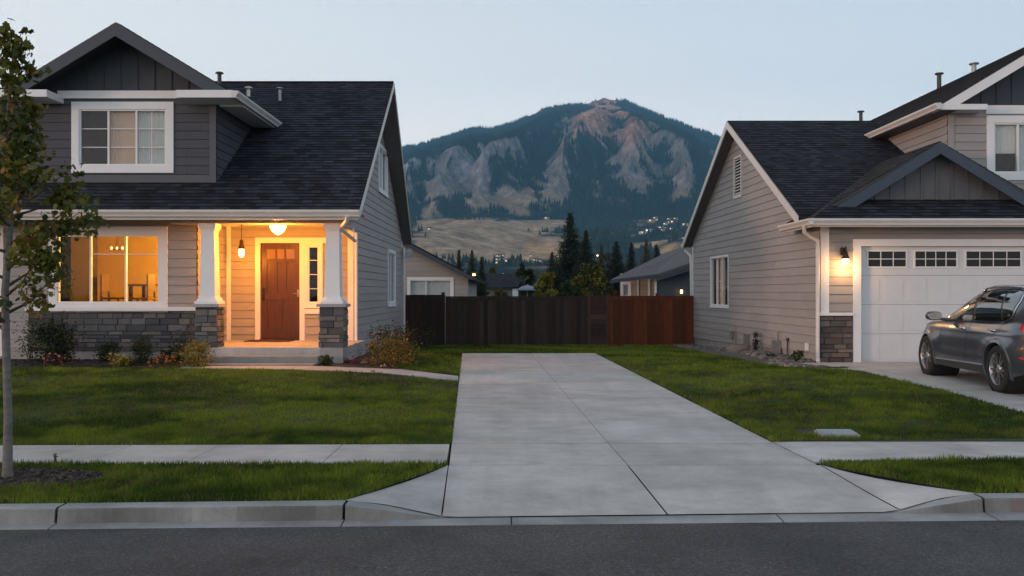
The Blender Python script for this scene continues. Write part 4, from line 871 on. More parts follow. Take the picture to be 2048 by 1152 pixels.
# ================================================================ PLANTS
def rand_dirs(n):
    v = rng.normal(size=(n, 3)); return v/np.linalg.norm(v, axis=1, keepdims=True)
def leaf_quads(p, s, asp=.55, up=.0, lobed=False):
    """p (N,3) centres, s (N,) lengths -> verts of k-gons"""
    n = len(p); a = rand_dirs(n); a[:, 2] = a[:, 2]*.7+up; a /= np.linalg.norm(a, axis=1, keepdims=True)
    r = rand_dirs(n); b = np.cross(a, r); b /= np.linalg.norm(b, axis=1, keepdims=True)+1e-9; nn = np.cross(a, b)
    s = s[:, None]; A = a*s*.5; B = b*s*asp*.5; N_ = nn*s*.08
    if not lobed:
        v = np.stack([p-A, p+B*.9-A*.1+N_, p+A, p-B*.9-A*.1+N_], 1); return v.reshape(-1, 3), 4
    pts = [(-1, 0, 0), (-.55, .75, .6), (-.1, .55, .3), (.15, 1.15, 1), (.45, .45, .2), (1, 0, .5), (.45, -.45, .2), (.15, -1.15, 1), (-.1, -.55, .3), (-.55, -.75, .6)]
    v = np.stack([p+A*x+B*1.2*y+N_*z for x, y, z in pts], 1); return v.reshape(-1, 3), len(pts)
def shades(n, cols, jit=.3):
    c = np.array(cols)[rng.integers(0, len(cols), n)]; return c*rng.uniform(1-jit, 1+jit, (n, 1))
def shrub(name, label, cat, px, py, D, w, h, n, leaf, cols, flower=None, shape='round', stems=7, depth=None, z=None, group=None, fl_n=0, fl_s=.03, up=.1):
    x = AX(px, D); zb = ZP(py, D) if z is None else z; depth = depth or w*.8; root = thing(name, label, cat, (x, D, zb), group)
    nc = max(5, n//55); u = rand_dirs(nc)*rng.uniform(.25, 1, (nc, 1))**.5
    c = np.stack([u[:, 0]*w*.42, u[:, 1]*depth*.42, (u[:, 2]*.5+.5)*h*.86+.03], 1)
    if shape == 'cone': k = 1-.75*(c[:, 2:3]/h); c[:, :2] *= k*1.25
    if shape == 'tall': c[:, :2] *= rng.uniform(.3, 1, (nc, 1)); 
    if shape == 'fan': c[:, :2] *= .25+.9*(c[:, 2:3]/h)
    idx = rng.integers(0, nc, n); sp = (w*.13 if shape != 'tall' else w*.18); p = c[idx]+rng.normal(size=(n, 3))*np.array([sp, sp, min(sp, h*.1)])
    p[:, 2] = np.clip(p[:, 2], .01, h*1.08); clump = rng.uniform(.65, 1.35, nc)[idx][:, None]
    P3 = p+np.array([x, D, zb]); v, k = leaf_quads(P3, leaf*rng.uniform(.6, 1.3, n), .5, up); np_mesh('foliage', v, k, M['leaf'], shades(n, cols)*clump, root)
    st = MB()
    for i in range(min(stems, nc)): a = Vector((x+random.uniform(-.03, .03), D+random.uniform(-.03, .03), zb-.03)); b = Vector(c[i])+Vector((x, D, zb)); st.tube([a, a.lerp(b, .5)+Vector((0, 0, .04*h)), b], [.009, .007, .004], 5)
    st.build('stem', M['twig'], root)
    if flower:
        ci = rng.integers(0, nc, fl_n); pf = c[ci]+rng.normal(size=(fl_n, 3))*sp*.8; pf[:, 1] -= depth*.15; pf[:, 2] = np.clip(pf[:, 2]+.02, .03, h*1.1); pf += np.array([x, D, zb])
        V = []; 
        rep = np.repeat(pf, 5, axis=0)+rng.normal(size=(fl_n*5, 3))*fl_s*.35; v, k = leaf_quads(rep, np.full(fl_n*5, fl_s)*rng.uniform(.7, 1.2, fl_n*5), .9); np_mesh('blossom', v, k, M['petal'], shades(fl_n*5, flower, .2), root)
    return root
M['twig'] = simple('twig_bark', (.06, .045, .035), .9)
DG = [(.018, .03, .012), (.025, .045, .015), (.012, .02, .01)]; MG = [(.03, .055, .014), (.05, .075, .018), (.02, .035, .01)]; YG = [(.24, .19, .02), (.17, .15, .02), (.34, .25, .03), (.09, .10, .015)]
BW = [(.06, .04, .02), (.09, .055, .025), (.035, .04, .015)]; OR = [(.20, .075, .02), (.12, .06, .02), (.07, .05, .02), (.16, .10, .03)]
shrub('leafy_shrub', 'tall loose dark shrub at the left end of the stone wainscot', 'shrub', 108, 716, 16.8, 1.05, .86, 2300, .07, DG, shape='fan', stems=10, z=.12)
shrub('leafy_shrub', 'thin pale-leaved shrub behind the trunk of the street tree', 'shrub', 60, 700, 17.1, .6, 1.0, 420, .055, [(.05, .07, .03), (.08, .085, .045), (.04, .05, .02)], shape='tall', stems=8, z=.12)
shrub('round_shrub', 'small round dark shrub below the middle of the amber window', 'shrub', 218, 716, 16.9, .48, .44, 1300, .045, DG, z=.12)
shrub('conical_shrub', 'dense dark upright shrub right of the low yellow flowers', 'shrub', 284, 728, 16.4, .44, .58, 1800, .04, [(.025, .042, .012), (.04, .055, .015), (.015, .022, .01)], z=.11)
shrub('thin_shrub', 'thin wispy shrub against the left stone pillar', 'shrub', 368, 712, 16.95, .38, .80, 420, .04, BW+DG, shape='tall', stems=9, z=.12)
shrub('round_shrub', 'low dark shrub between the wispy shrub and the yellow bush', 'shrub', 350, 716, 16.7, .46, .42, 900, .05, DG, z=.12)
shrub('yellow_shrub', 'yellow green bush beside the porch steps', 'shrub', 391, 736, 16.05, .58, .52, 1900, .045, YG, [(.36, .24, .03), (.42, .30, .05)], fl_n=70, z=.08)
shrub('yellow_flower', 'low mound of yellow flowers below the amber window', 'flower', 242, 734, 16.2, .44, .28, 900, .035, YG, [(.55, .48, .12), (.45, .36, .06)], fl_n=60, fl_s=.028, z=.1)
shrub('red_flower', 'red flowers with a few white blooms under the tall dark shrub', 'flower', 103, 734, 16.15, .46, .22, 400, .04, DG, [(.35, .015, .04), (.42, .03, .06), (.25, .01, .02), (.5, .4, .4)], fl_n=30, fl_s=.035, z=.1)
shrub('orange_flower', 'orange and red flowers between the dark upright shrub and yellow bush', 'flower', 330, 734, 16.15, .5, .2, 400, .035, MG, [(.5, .16, .04), (.35, .04, .03), (.55, .25, .08)], fl_n=40, fl_s=.035, z=.1)
shrub('grass_tuft', 'small pointed green tuft at the foot of the right pillar plinth', 'plant', 651, 734, 16.25, .24, .26, 380, .09, [(.05, .065, .02), (.03, .045, .012)], shape='fan', up=1.2, z=.05)
shrub('red_flower', 'dark red flowers at the corner of the porch house', 'flower', 703, 735, 16.9, .42, .2, 400, .035, DG, [(.22, .012, .012), (.3, .02, .02)], fl_n=35, fl_s=.035, z=.03)
shrub('orange_shrub', 'large loose orange and yellow bush beside the blue side wall', 'shrub', 783, 744, 16.7, .98, .64, 3000, .045, OR+YG, [(.4, .15, .04), (.3, .10, .03)], fl_n=80, fl_s=.03, z=.02)
shrub('leafy_shrub', 'tall dark green bush behind the orange bush', 'shrub', 788, 728, 18.3, 1.1, .86, 2300, .055, BW+DG, [(.6, .6, .58)], fl_n=8, fl_s=.03, z=.0, shape='fan')
shrub('yellow_flower', 'single yellow flower stalk against the blue side wall', 'flower', 744, 716, 18.6, .2, .46, 90, .045, MG, [(.35, .24, .05)], fl_n=12, fl_s=.06, shape='tall', z=.0)
shrub('orange_flower', 'bright orange blooms at the right edge of the orange bush', 'flower', 813, 742, 16.9, .26, .24, 160, .035, MG, [(.7, .16, .05), (.8, .22, .08)], fl_n=14, fl_s=.045, z=.02)
shrub('orange_flower', 'low orange flowers beside the pale garden stones', 'flower', 742, 746, 16.4, .3, .12, 160, .035, BW, [(.35, .14, .03)], fl_n=20, fl_s=.035, z=.02)
shrub('red_flower', 'few red and white flowers at the front of the orange bush', 'flower', 776, 752, 15.9, .3, .12, 160, .035, DG, [(.4, .03, .03), (.6, .5, .5)], fl_n=12, fl_s=.03, z=.02)
shrub('weed', 'tall yellow green weed growing against the dark wooden fence', 'plant', 854, 716, 23.5, .5, .72, 160, .07, [(.07, .07, .012), (.04, .05, .01)], shape='tall', z=-.1)
shrub('weed', 'low dark weed beside the fence behind the bushes', 'plant', 835, 706, 22.5, .9, .4, 200, .06, DG, z=-.1)
shrub('weed', 'green weed beside the garage corner downspout', 'plant', 1594, 735, 17.9, .3, .24, 170, .07, MG, shape='fan', up=.8, z=.03)
shrub('weed', 'climbing dark weed on the taupe side wall near the meter', 'plant', 1512, 720, 21.9, .22, .62, 260, .06, DG+BW, shape='tall', z=-.02)
shrub('weed', 'small tuft in the gravel by the side wall', 'plant', 1540, 728, 19.4, .3, .14, 90, .05, MG, up=.6, z=.0)
shrub('weed', 'tall seedy weed standing at the left sidewalk edge', 'plant', 110, 921, 7.66, .06, .07, 14, .03, MG+BW, shape='tall', z=.0, stems=3)
def stone_(name, label, px, D, z, sx, sy, sz, seed):
    m = MB(); vs = []; R, S_ = 7, 12
    for i in range(R+1):
        th = math.pi*i/R
        for j in range(S_):
            ph = 2*math.pi*j/S_; d = Vector((math.sin(th)*math.cos(ph), math.sin(th)*math.sin(ph), math.cos(th))); k = 1+.35*mn.noise(d*1.7+Vector((seed, 0, 0))); vs.append((AX(px, D)+d.x*sx*k, D+d.y*sy*k, z+d.z*sz*k+sz*.6))
    m.mesh(vs, [(i*S_+j, i*S_+(j+1) % S_, (i+1)*S_+(j+1) % S_, (i+1)*S_+j) for i in range(R) for j in range(S_)], (.30, .24, .19)); tag(m.build(name, M['stone']), label, 'rock')
stone_('garden_stone', 'larger pale garden stone in front of the blue wall corner', 728, 16.9, .02, .15, .12, .08, 1); stone_('garden_stone', 'smaller pale garden stone beside the larger one', 745, 16.8, .02, .09, .08, .05, 5)
stone_('garden_stone', 'rounded grey stone in the gravel by the taupe wall', 1475, 22.3, -.03, .3, .2, .10, 8)
# street tree
def street_tree():
    bx, by = AX(15, 7.02), 7.02; root = thing('street_tree', 'young maple with a slender grey trunk at the left edge', 'tree', (bx, by, 0))
    t = MB(); path = [(bx-.0, by, -.03), (bx, by, .06), (bx+.005, by, .5), (bx-.012, by, 1.1), (bx-.02, by, 1.5), (bx+.02, by, 2.0), (bx-.03, by, 2.5), (bx+.01, by, 3.0), (bx+.04, by+.02, 3.4), (bx+.02, by, 3.62)]
    path = [Vector(p) for p in path]; t.tube(path, [.056, .038, .031, .030, .028, .023, .018, .013, .008, .004], 12)
    def at(z):
        for a, b in zip(path, path[1:]):
            if a.z <= z <= b.z: return a.lerp(b, (z-a.z)/(b.z-a.z))
        return path[-1]
    M['bark'] = simple('pale_bark', (.15, .14, .13), .9, var=.35, scale=6, bmp=.8, bscale=25, stretch=(1, 1, 3))
    t.build('trunk', M['bark'], root)
    br = MB(); tips = []; rnd = random.Random(5)
    def env(z): return np.interp(z, [1.1, 1.35, 1.8, 2.2, 2.5, 2.9, 3.15, 3.45, 3.75], [.10, .40, .62, .62, .44, .26, .15, .10, .04])
    zs = np.linspace(1.18, 3.5, 34); ang = 0
    for z in zs:
        ang += 2.4+rnd.uniform(-.5, .5); R = env(z+.22)*rnd.uniform(.75, 1.12); o = at(z); d = Vector((math.cos(ang), math.sin(ang)*.9, 0)); rise = rnd.uniform(.35, .75)*R+.08
        e = o+d*R+Vector((0, 0, rise*.8)); mid = o.lerp(e, .5)+Vector((0, 0, -.04))+d*.03; br.tube([o, mid, e], [.012*(1.3-z/4.5)+.004, .007, .003], 6)
        for k in range(5):
            f = rnd.uniform(.35, 1); q = o.lerp(e, f)+Vector((0, 0, -.02)); d2 = (d+Vector((rnd.uniform(-.9, .9), rnd.uniform(-.9, .9), rnd.uniform(-.3, .6)))).normalized(); e2 = q+d2*R*rnd.uniform(.2, .42); br.tube([q, q.lerp(e2, .5)+Vector((0, 0, .01)), e2], [.004, .003, .002], 5); tips.append(e2); tips.append(q.lerp(e2, .5))
        tips.append(e); 
    for (px, py) in ((55, 60), (40, 115), (180, 400), (150, 340), (20, 70), (70, 130), (195, 430)):
        e = P(px-12, py, by); o = at(min(3.6, max(1.4, e.z-.35))); br.tube([o, o.lerp(e, .5)+Vector((0, 0, -.02)), e], [.008, .005, .002], 5); tips += [e, e, o.lerp(e, .75)]
    br.build('branch', M['twig'], root)
    T = np.array([tuple(p) for p in tips]); per = 13; idx = np.repeat(np.arange(len(T)), per); n = len(idx)
    tone = rng.uniform(0, 1, len(T))[idx][:, None]; keep = rng.random(len(T))[idx] > .18+.5*(T[idx][:, 2] > 2.8)
    p = T[idx]+rng.normal(size=(n, 3))*np.array([.05, .05, .042]); p[:, 2] -= .01
    v, k = leaf_quads(p[keep], .062*rng.uniform(.6, 1.25, keep.sum()), .8, -.35, True)
    c = np.array([.035, .055, .010])*(1-tone)+np.array([.14, .14, .02])*tone; warm = (rng.random(len(T)) < .16)[idx][:, None]; c = np.where(warm, np.array([.22, .14, .025]), c)*rng.uniform(.7, 1.3, (n, 1))
    np_mesh('crown', v, k, M['leaf'], c[keep], root)
street_tree()
# ================================================================ FENCE
def fence(name, label, px0, px1, D0, D1, top, cols, posts, horiz=False, cap=True):
    a, b = Vector((AX(px0, D0), D0, 0)), Vector((AX(px1, D1), D1, 0)); u = (b-a).normalized(); Lf = (b-a).length; fr = Fr(a, u, (0, 0, 1), (u.y, -u.x, 0)); zb = ZP(694, (D0+D1)/2)-.05; zt = ZP(top, (D0+D1)/2)
    root = thing(name, label, 'fence', ((a.x+b.x)/2, (D0+D1)/2, zb)); m = MB(); x = 0
    if not horiz:
        while x < Lf-.02:
            w = min(.14*random.uniform(.96, 1.04), Lf-x); c = random.choice(cols); k = random.uniform(.72, 1.3); h = random.uniform(-.012, .012); o = (int(x/.14) % 2)*.019+random.uniform(0, .003)
            m.fbox(fr, x-.004, x+w+.004, zb, zt-.06+h, o, o+.018, tuple(q*k for q in c)); x += w
    else:
        z = zb
        while z < zt-.04: c = random.choice(cols); k = random.uniform(.7, 1.3); m.fbox(fr, 0, Lf, z+.001, min(zt, z+.14)-.001, 0, .018+random.uniform(0, .01), tuple(q*k for q in c)); z += .14
    m.build('board_panel', M['wood'], root)
    m = MB(); 
    for z in (zb+.25, zt-.35): m.fbox(fr, 0, Lf, z, z+.09, -.04, -.002, cols[0])
    m.build('rail', M['wood'], root)
    if cap: m = MB(); m.fbox(fr, 0, Lf, zt-.06, zt-.025, -.03, .045, cols[-1]); m.fbox(fr, 0, Lf, zt-.16, zt-.062, .032, .05, cols[0]); m.build('cap_rail', M['wood'], root)
    for p in posts:
        x = Lf*p; m = MB(); m.fbox(fr, x-.05, x+.05, zb-.1, zt+.03, -.06, .052, cols[-1]); m.prism([fr.pt(x-.06, zt+.03, -.07), fr.pt(x+.06, zt+.03, -.07), fr.pt(x+.06, zt+.03, .062), fr.pt(x-.06, zt+.03, .062)], (0, 0, .025), cols[-1]); m.build('post', M['wood'], root)
    return root
RD = [(.035, .011, .007), (.05, .015, .008), (.027, .009, .006)]; WD = [(.045, .026, .017), (.062, .040, .029), (.030, .017, .012), (.05, .024, .014)]; OD = [(.15, .036, .007), (.19, .05, .009), (.12, .028, .006)]
fence('wood_fence', 'dark red brown wooden fence section behind the left flower bushes', 640, 890, 28.6, 28.8, 588, RD, (0, .5, .985))
fence('wood_fence', 'long weathered dark grey brown wooden fence section in the middle', 891, 1176, 28.8, 29.0, 591, WD, (.42, .72))
fence('wood_fence', 'narrow old fence section with horizontal boards left of the orange section', 1177, 1216, 29.0, 29.0, 592, [(.06, .028, .018), (.04, .022, .016), (.09, .05, .035)], (.03, .97), True, False)
fence('wood_fence', 'orange stained wooden fence section beside the taupe house', 1217, 1388, 29.0, 28.9, 590, OD, (.0, .57))
# ================================================================ BACKGROUND HOUSES
def gable_house(name, label, cx, cy, w, d, eave, ridge, wall, roof, zb=-.8, over=.4, axis='y', rootx=None, gable_front=True, base=True, ops=()):
    """box cx±w/2, cy..cy+d; ridge runs along axis"""
    root = thing(name, label, 'house', (cx, cy, zb)); x0, x1, y0, y1 = cx-w/2, cx+w/2, cy, cy+d
    if axis == 'y':
        fr = front(y0); siding('wall', fr, [[(x0, zb), (x1, zb), (x1, eave), (cx, ridge-.1), (x0, eave)]], wall, root, ops, h=.2)
        m = MB(); m.box(x0, x0+.05, y0, y1, zb, eave); m.box(x1-.05, x1, y0, y1, zb, eave); m.box(x0, x1, y1-.05, y1, zb, eave); m.build('wall', wall, root)
        s = (ridge-eave)/(w/2); e = eave-s*over
        roof_plane(root, (x0-over, y1+over, e), (x0-over, y0-over, e), (cx, y0-over, ridge), (cx, y1+over, ridge), roof); roof_plane(root, (x1+over, y0-over, e), (x1+over, y1+over, e), (cx, y1+over, ridge), (cx, y0-over, ridge), roof)
        barge(x0-over, e, cx, ridge, y0-over, .2, 'slate', root); barge(x1+over, e, cx, ridge, y0-over, .2, 'slate', root)
    else:
        fr = front(y0); siding('wall', fr, [[(x0, zb), (x1, zb), (x1, eave), (x0, eave)]], wall, root, ops, h=.2)
        m = MB(); cyy = (y0+y1)/2
        for x in (x0, x1): m.face([(x, y0, zb), (x, y1, zb), (x, y1, eave), (x, cyy, ridge-.1), (x, y0, eave)])
        m.face([(x0, y1, zb), (x1, y1, zb), (x1, y1, eave), (x0, y1, eave)]); m.build('wall', wall, root); s = (ridge-eave)/(d/2); e = eave-s*over
        roof_plane(root, (x0-over, y0-over, e), (x1+over, y0-over, e), (x1+over, cyy, ridge), (x0-over, cyy, ridge), roof); roof_plane(root, (x1+over, y1+over, e), (x0-over, y1+over, e), (x0-over, cyy, ridge), (x1+over, cyy, ridge), roof)
    return root
D = 38.0
h1 = gable_house('neighbour_house', 'grey gabled house behind the fence at the left with a wide white window', AX(752, D), D, 8.0, 9, ZP(548, D), ZP(452, D), M['greige'], M['roof'], over=.45, ops=[(AX(820, D), AX(902, D), ZP(600, D), ZP(560, D))])
f38 = front(D); window(h1, f38, AX(820, D), AX(902, D), ZP(600, D), ZP(560, D), .12, [AX(852, D)], (), [simple('bright_blind', (.75, .75, .77), .9)]*2, False)
m = MB(); m.fbox(f38, AX(770, D), AX(932, D), ZP(545, D), ZP(542.5, D), 0, .03); m.build('belt_board', M['greige'], h1)
le = thing('eave_lamp', 'orange lit lamp under the eave of the grey gabled house', 'lamp', P(948, 549, 37.6)); m = MB(); m.lathe(P(948, 549, 37.6), [(0, -.06), (.06, -.04), (.07, .02), (.0, .04)], n=12); m.build('lamp_glass', emis('far_lamp', (1, .42, .1), 9), le)
m = MB(); m.lathe(P(948, 549, 37.6)+Vector((0, 0, .05)), [(.11, 0), (.08, .05), (0, .07)], n=12); m.build('lamp_cap', M['black'], le)
D = 60.0
M['bluegrey'] = simple('blue_grey_wall', (.13, .155, .18), .8)
h2 = gable_house('neighbour_house', 'low dark house with a plain roof beyond the middle of the fence', AX(985, D), D, 3.6, 7, ZP(572, D), ZP(545, D), M['bluegrey'], M['roof'], over=.4, axis='x', ops=[(AX(950, D), AX(962, D), ZP(588, D), ZP(578, D))])
window(h2, front(D), AX(950, D), AX(962, D), ZP(588, D), ZP(578, D), .08, (), (), [M['blindw']], False)
# hipped ends for that roof
m = MB(); ex_, ey_, ee = AX(985, D)+2.2, D-.4, ZP(572, D)-.15; m.face([(ex_, ey_, ee), (ex_+1.6, ey_+3.9, ee), (ex_, ey_+3.9, ZP(545, D))]); m.face([(ex_, ey_+7.8, ee), (ex_+1.6, ey_+3.9, ee), (ex_, ey_+3.9, ZP(545, D))]); m.build('hip', M['roofedge'], h2)
um = thing('patio_umbrella', 'open blue grey patio umbrella beyond the middle of the fence', 'umbrella', P(1054, 600, 48)); c_ = P(1055, 570, 48); m = MB()
m.lathe(c_, [(0, .0), (.35, -.09), (.62, -.28), (.6, -.30)], n=8); m.build('canopy', simple('umbrella_cloth', (.22, .27, .33), .8), um); m = MB(); m.tube([c_+Vector((0, 0, .05)), c_-Vector((0, 0, 2.2))], .025, 8); m.build('pole', M['metal'], um)
sh = thing('garden_shed', 'small white shed with a dark roof beyond the fence', 'shed', P(1030, 600, 50)); m = MB(); m.box(AX(1025, 50), AX(1036, 50), 50, 51, -.8, ZP(577, 50)); m.build('wall', M['white'], sh); m = MB(); m.prism([(AX(1023, 50), 49.9, ZP(577, 50)), (AX(1038, 50), 49.9, ZP(577, 50)), (AX(1030.5, 50), 49.9, ZP(573, 50))], (0, 1.2, 0)); m.build('roof', M['roof'], sh)
# right background house: ridge in depth, seen from front-left
D = 40.0
rh = thing('neighbour_house', 'low house behind the orange fence with beige porch side and dark blue wing', 'house', (AX(1320, D), D, -.8))
xa, xb, xc = AX(1240, D), AX(1312, 38), AX(1400, 38)
f38r = front(38.0)
siding('wall', front(40.0), [[(xa, -.8), (AX(1312, 40)+.1, -.8), (AX(1312, 40)+.1, ZP(554, 40)+.2), (xa, ZP(556, 40)+.2)]], simple('beige_wall', (.38, .31, .26), .8, attr=True), rh, [(AX(1246, 40), AX(1258, 40), ZP(592, 40), ZP(568, 40))], h=.2)
M['dkblue'] = simple('dark_blue_siding', (.045, .065, .085), .8, attr=True)
siding('wall', f38r, [[(xb, -.8), (AX(1420, 38), -.8), (AX(1420, 38), ZP(528, 38)), (xb, ZP(553, 38))]], M['dkblue'], rh, h=.2)
window(rh, front(40.0), AX(1246, 40), AX(1258, 40), ZP(592, 40), ZP(568, 40), .1, (), (), [M['blindw']], False)
m = MB(); m.fbox(front(40.0), AX(1275, 40), AX(1277, 40), ZP(600, 40), ZP(558, 40), 0, .05); m.fbox(front(40.0), AX(1296, 40), AX(1300, 40), ZP(600, 40), ZP(558, 40), 0, .05); m.build('porch_post', M['white'], rh)
m = MB(); m.fbox(f38r, xb-.06, xb+.02, -.8, ZP(552, 38), -.03, .05); m.build('corner_board', M['white'], rh)
e0, e1 = P(1220, 560, 37.6), P(1312, 549, 37.6); e2 = P(1400, 519, 37.6); r1 = P(1400, 480, 46); r0 = P(1330, 506, 46)
m = MB(); m.prism([e0, e1, e2, r1, r0], (0, 0, -.12)); m.build('roof', simple('far_shingle', (.075, .075, .08), .85, var=.25, scale=6), rh)
m = MB(); m.prism([e1+Vector((0, -.01, -.1)), e2+Vector((0, -.01, -.1)), e2+Vector((0, -.01, -.35)), e1+Vector((0, -.01, -.3))], (0, -.04, 0)); m.prism([e0+Vector((0, -.01, .01)), e1+Vector((0, -.01, .01)), e1+Vector((0, -.01, -.14)), e0+Vector((0, -.01, -.14))], (0, -.05, 0)); m.build('fascia', M['slate'], rh)
l2 = thing('wall_lamp', 'tiny lit lamp on the dark blue wall behind the orange fence', 'lamp', P(1363, 586, 37.8)); m = MB(); m.lathe(P(1363, 584, 37.8), [(0, -.07), (.05, -.05), (.05, .08), (0, .12)], n=10); m.build('lamp_glass', emis('far_lamp_b', (1, .55, .2), 8), l2); m = MB(); m.lathe(P(1363, 584, 37.8)+Vector((0, 0, .09)), [(.08, 0), (.06, .05), (0, .07)], n=10); m.build('lamp_cap', M['black'], l2)
# ================================================================ BACKGROUND TREES
M['trunk'] = simple('trunk_bark', (.05, .036, .028), .95)
def conifer(label, px, ytop, D, wpx, cols, dens=1.0, ybase=600, group='conifers beyond the fence'):
    top = P(px, ytop, D); z0 = ZP(ybase, D)-.6; H = top.z-z0; R = wpx*D/F/2*1.45; root = thing('conifer', label, 'tree', (top.x, D, z0), group)
    m = MB(); m.tube([(top.x, D, z0), (top.x, D, z0+H*.5), (top.x, D, top.z)], [.035*H*.6, .02*H*.5, .01], 8); m.build('trunk', M['trunk'], root); pts = []; sc = []
    lv = int(34*dens)+8
    for i in range(lv):
        f = (i+.5)/lv; z = z0+H*(.10+.9*f); r = R*(1-f)**.85*(1 if f > .12 else .8)+.04*R
        nb = int(12*(1-f)+6)
        for b in range(nb):
            a = random.random()*6.283; rr = r*random.uniform(.62, 1.18); 
            if random.random() < .09: rr *= 1.25
            k = max(3, int(rr/(.05*H)*2.4))
            for j in range(k):
                t = (j+.6)/k; pts.append((top.x+math.cos(a)*rr*t, D+math.sin(a)*rr*t, z-.34*rr*t*(1.2-t)+random.gauss(0, .006*H))); sc.append(.075*H*.62*(1.15-.45*t)*(.7+.5*(1-f)))
    p = np.array(pts); s = np.array(sc); p = np.repeat(p, 4, axis=0)+rng.normal(size=(len(p)*4, 3))*.010*H; s = np.repeat(s, 4)*rng.uniform(.5, 1.1, len(p))
    v, k = leaf_quads(p, s, .42, -.1); np_mesh('crown', v, k, M['needle'], shades(len(p), cols, .35), root)
CD = [(.016, .026, .016), (.024, .036, .018), (.012, .018, .013)]; CB = [(.03, .032, .022), (.045, .038, .025), (.025, .03, .02)]
conifer('tallest dark conifer standing above the middle of the fence', 1140, 428, 62, 74, CD, 1.4)
conifer('second tall conifer just right of the tallest one', 1172, 463, 60, 62, CD, 1.2)
conifer('dark conifer left of the pair of narrow ones above the right roof', 1232, 484, 66, 58, CD, 1.1)
conifer('narrow brownish conifer above the end of the right low roof', 1263, 487, 64, 40, CB)
conifer('pale thin conifer behind the right low roof', 1292, 479, 80, 44, [(.055, .06, .045), (.075, .075, .055)], .7)
conifer('small dark conifer close to the gutter corner of the taupe house', 1313, 490, 78, 30, CD, .8)
conifer('reddish conifer just above the roof of the grey gabled house', 918, 500, 60, 24, CB, .8)
conifer('small green conifer right of the reddish one', 944, 502, 58, 30, [(.022, .045, .022), (.03, .055, .025)], .9)
conifer('narrow dark conifer above the low dark house', 963, 515, 56, 26, CD, .8)
conifer('brown narrow conifer standing left of the tallest one', 1104, 505, 64, 40, CB, .8)
conifer('bare pale conifer right of the second tall one', 1203, 492, 72, 34, [(.06, .05, .035), (.045, .045, .03)], .6)
def round_tree(label, px, ytop, D, wpx, cols, n=2600, leaf=.24, ybase=602, name='round_tree', hscale=1):
    zt, z0 = ZP(ytop, D), ZP(ybase, D)-.8; H = zt-z0; W = wpx*D/F; x = AX(px, D); root = thing(name, label, 'tree', (x, D, z0), 'leafy trees beyond the fence')
    nc = 26; u = rand_dirs(nc)*rng.uniform(.3, 1, (nc, 1))**.5; c = np.stack([x+u[:, 0]*W*.4, D+u[:, 1]*W*.4, z0+H*(.60+.34*u[:, 2])], 1); idx = rng.integers(0, nc, n); r = rng.uniform(.5, 1.1, nc)[idx][:, None]
    p = c[idx]+rand_dirs(n)*rng.uniform(.3, 1, (n, 1))*np.array([W*.15, W*.15, H*.11])*r; tone = rng.uniform(.6, 1.4, nc)[idx][:, None]
    v, k = leaf_quads(p, leaf*rng.uniform(.6, 1.3, n), .6); np_mesh('crown', v, k, M['leaf'], shades(n, cols)*tone, root)
    m = MB(); m.tube([(x, D, z0-.2), (x, D, z0+H*.6)], [.02*H+.05, .05], 8)
    for i in range(8): m.tube([(x, D, z0+H*.3), tuple(c[i])], [.05, .02], 5)
    m.build('trunk', M['trunk'], root)
YT = [(.22, .19, .02), (.30, .24, .03), (.13, .13, .02)]
round_tree('dark round tree left of the yellow green bushes', 1050, 524, 57, 42, DG, 2200, .2)
round_tree('yellow green tree left of the tallest conifer', 1098, 544, 42, 66, YT, 3200, .15)
round_tree('yellow green tree below the second tall conifer', 1182, 524, 44, 84, YT+YT+MG, 4200, .16)
round_tree('low green bush tree in front of the tallest conifer', 1140, 562, 41, 60, MG, 2200, .13)
round_tree('olive tree beside the low house roof edge', 1212, 556, 46, 46, [(.05, .05, .02), (.07, .06, .022)], 2000, .15)
round_tree('dull orange bush between the low dark house and the fence', 996, 574, 45, 44, BW+YT, 1200, .13, 606)
round_tree('brown green bush below the far lights', 985, 566, 70, 70, DG+BW, 1500, .24)
round_tree('greyish slim tree left of the pale conifer', 1215, 500, 90, 40, [(.05, .045, .035), (.04, .045, .03)], 900, .3)
round_tree('olive bush above the grey gabled roof end', 985, 532, 75, 34, BW+MG, 1000, .26)
# ================================================================ MOUNTAIN + HILLS
silx = [-600, 200, 500, 700, 808, 850, 900, 940, 985, 1020, 1060, 1080, 1110, 1150, 1178, 1190, 1210, 1250, 1262, 1290, 1330, 1380, 1440, 1560, 1700, 2000, 2700]
sily = [470, 380, 330, 310, 296, 286, 271, 258, 256, 247, 232, 224, 213, 209, 207, 203, 200, 203, 208, 219, 234, 254, 274, 320, 350, 400, 470]
YC = 2800.0
def yimg(Y): return np.interp(Y, [120, 300, 420, 520, 650, 800, 950, 1100, 1300], [606, 572, 556, 541, 517, 492, 472, 456, 438])
def fn(x, y, z=0, o=5): return mn.fractal(Vector((x, y, z)), 1.0, 2.0, o)
def rid(x, y, z=0, o=6): return mn.ridged_multi_fractal(Vector((x, y, z)), .9, 2.1, o, 1.0, 2.0)
RL = [([0, .2, .5, .8, 1], [940, 1005, 1085, 1140, 1212], 72), ([0, .2, .6, .9, 1], [1390, 1372, 1330, 1285, 1262], 60), ([0, .1, .5, .85, 1], [860, 882, 962, 1040, 1080], 62), ([0, .3, .6, .75], [1110, 1160, 1182, 1196], 46), ([0, .3, .7, 1], [800, 835, 890, 930], 55), ([0, .35, .6], [1255, 1268, 1280], 40)]
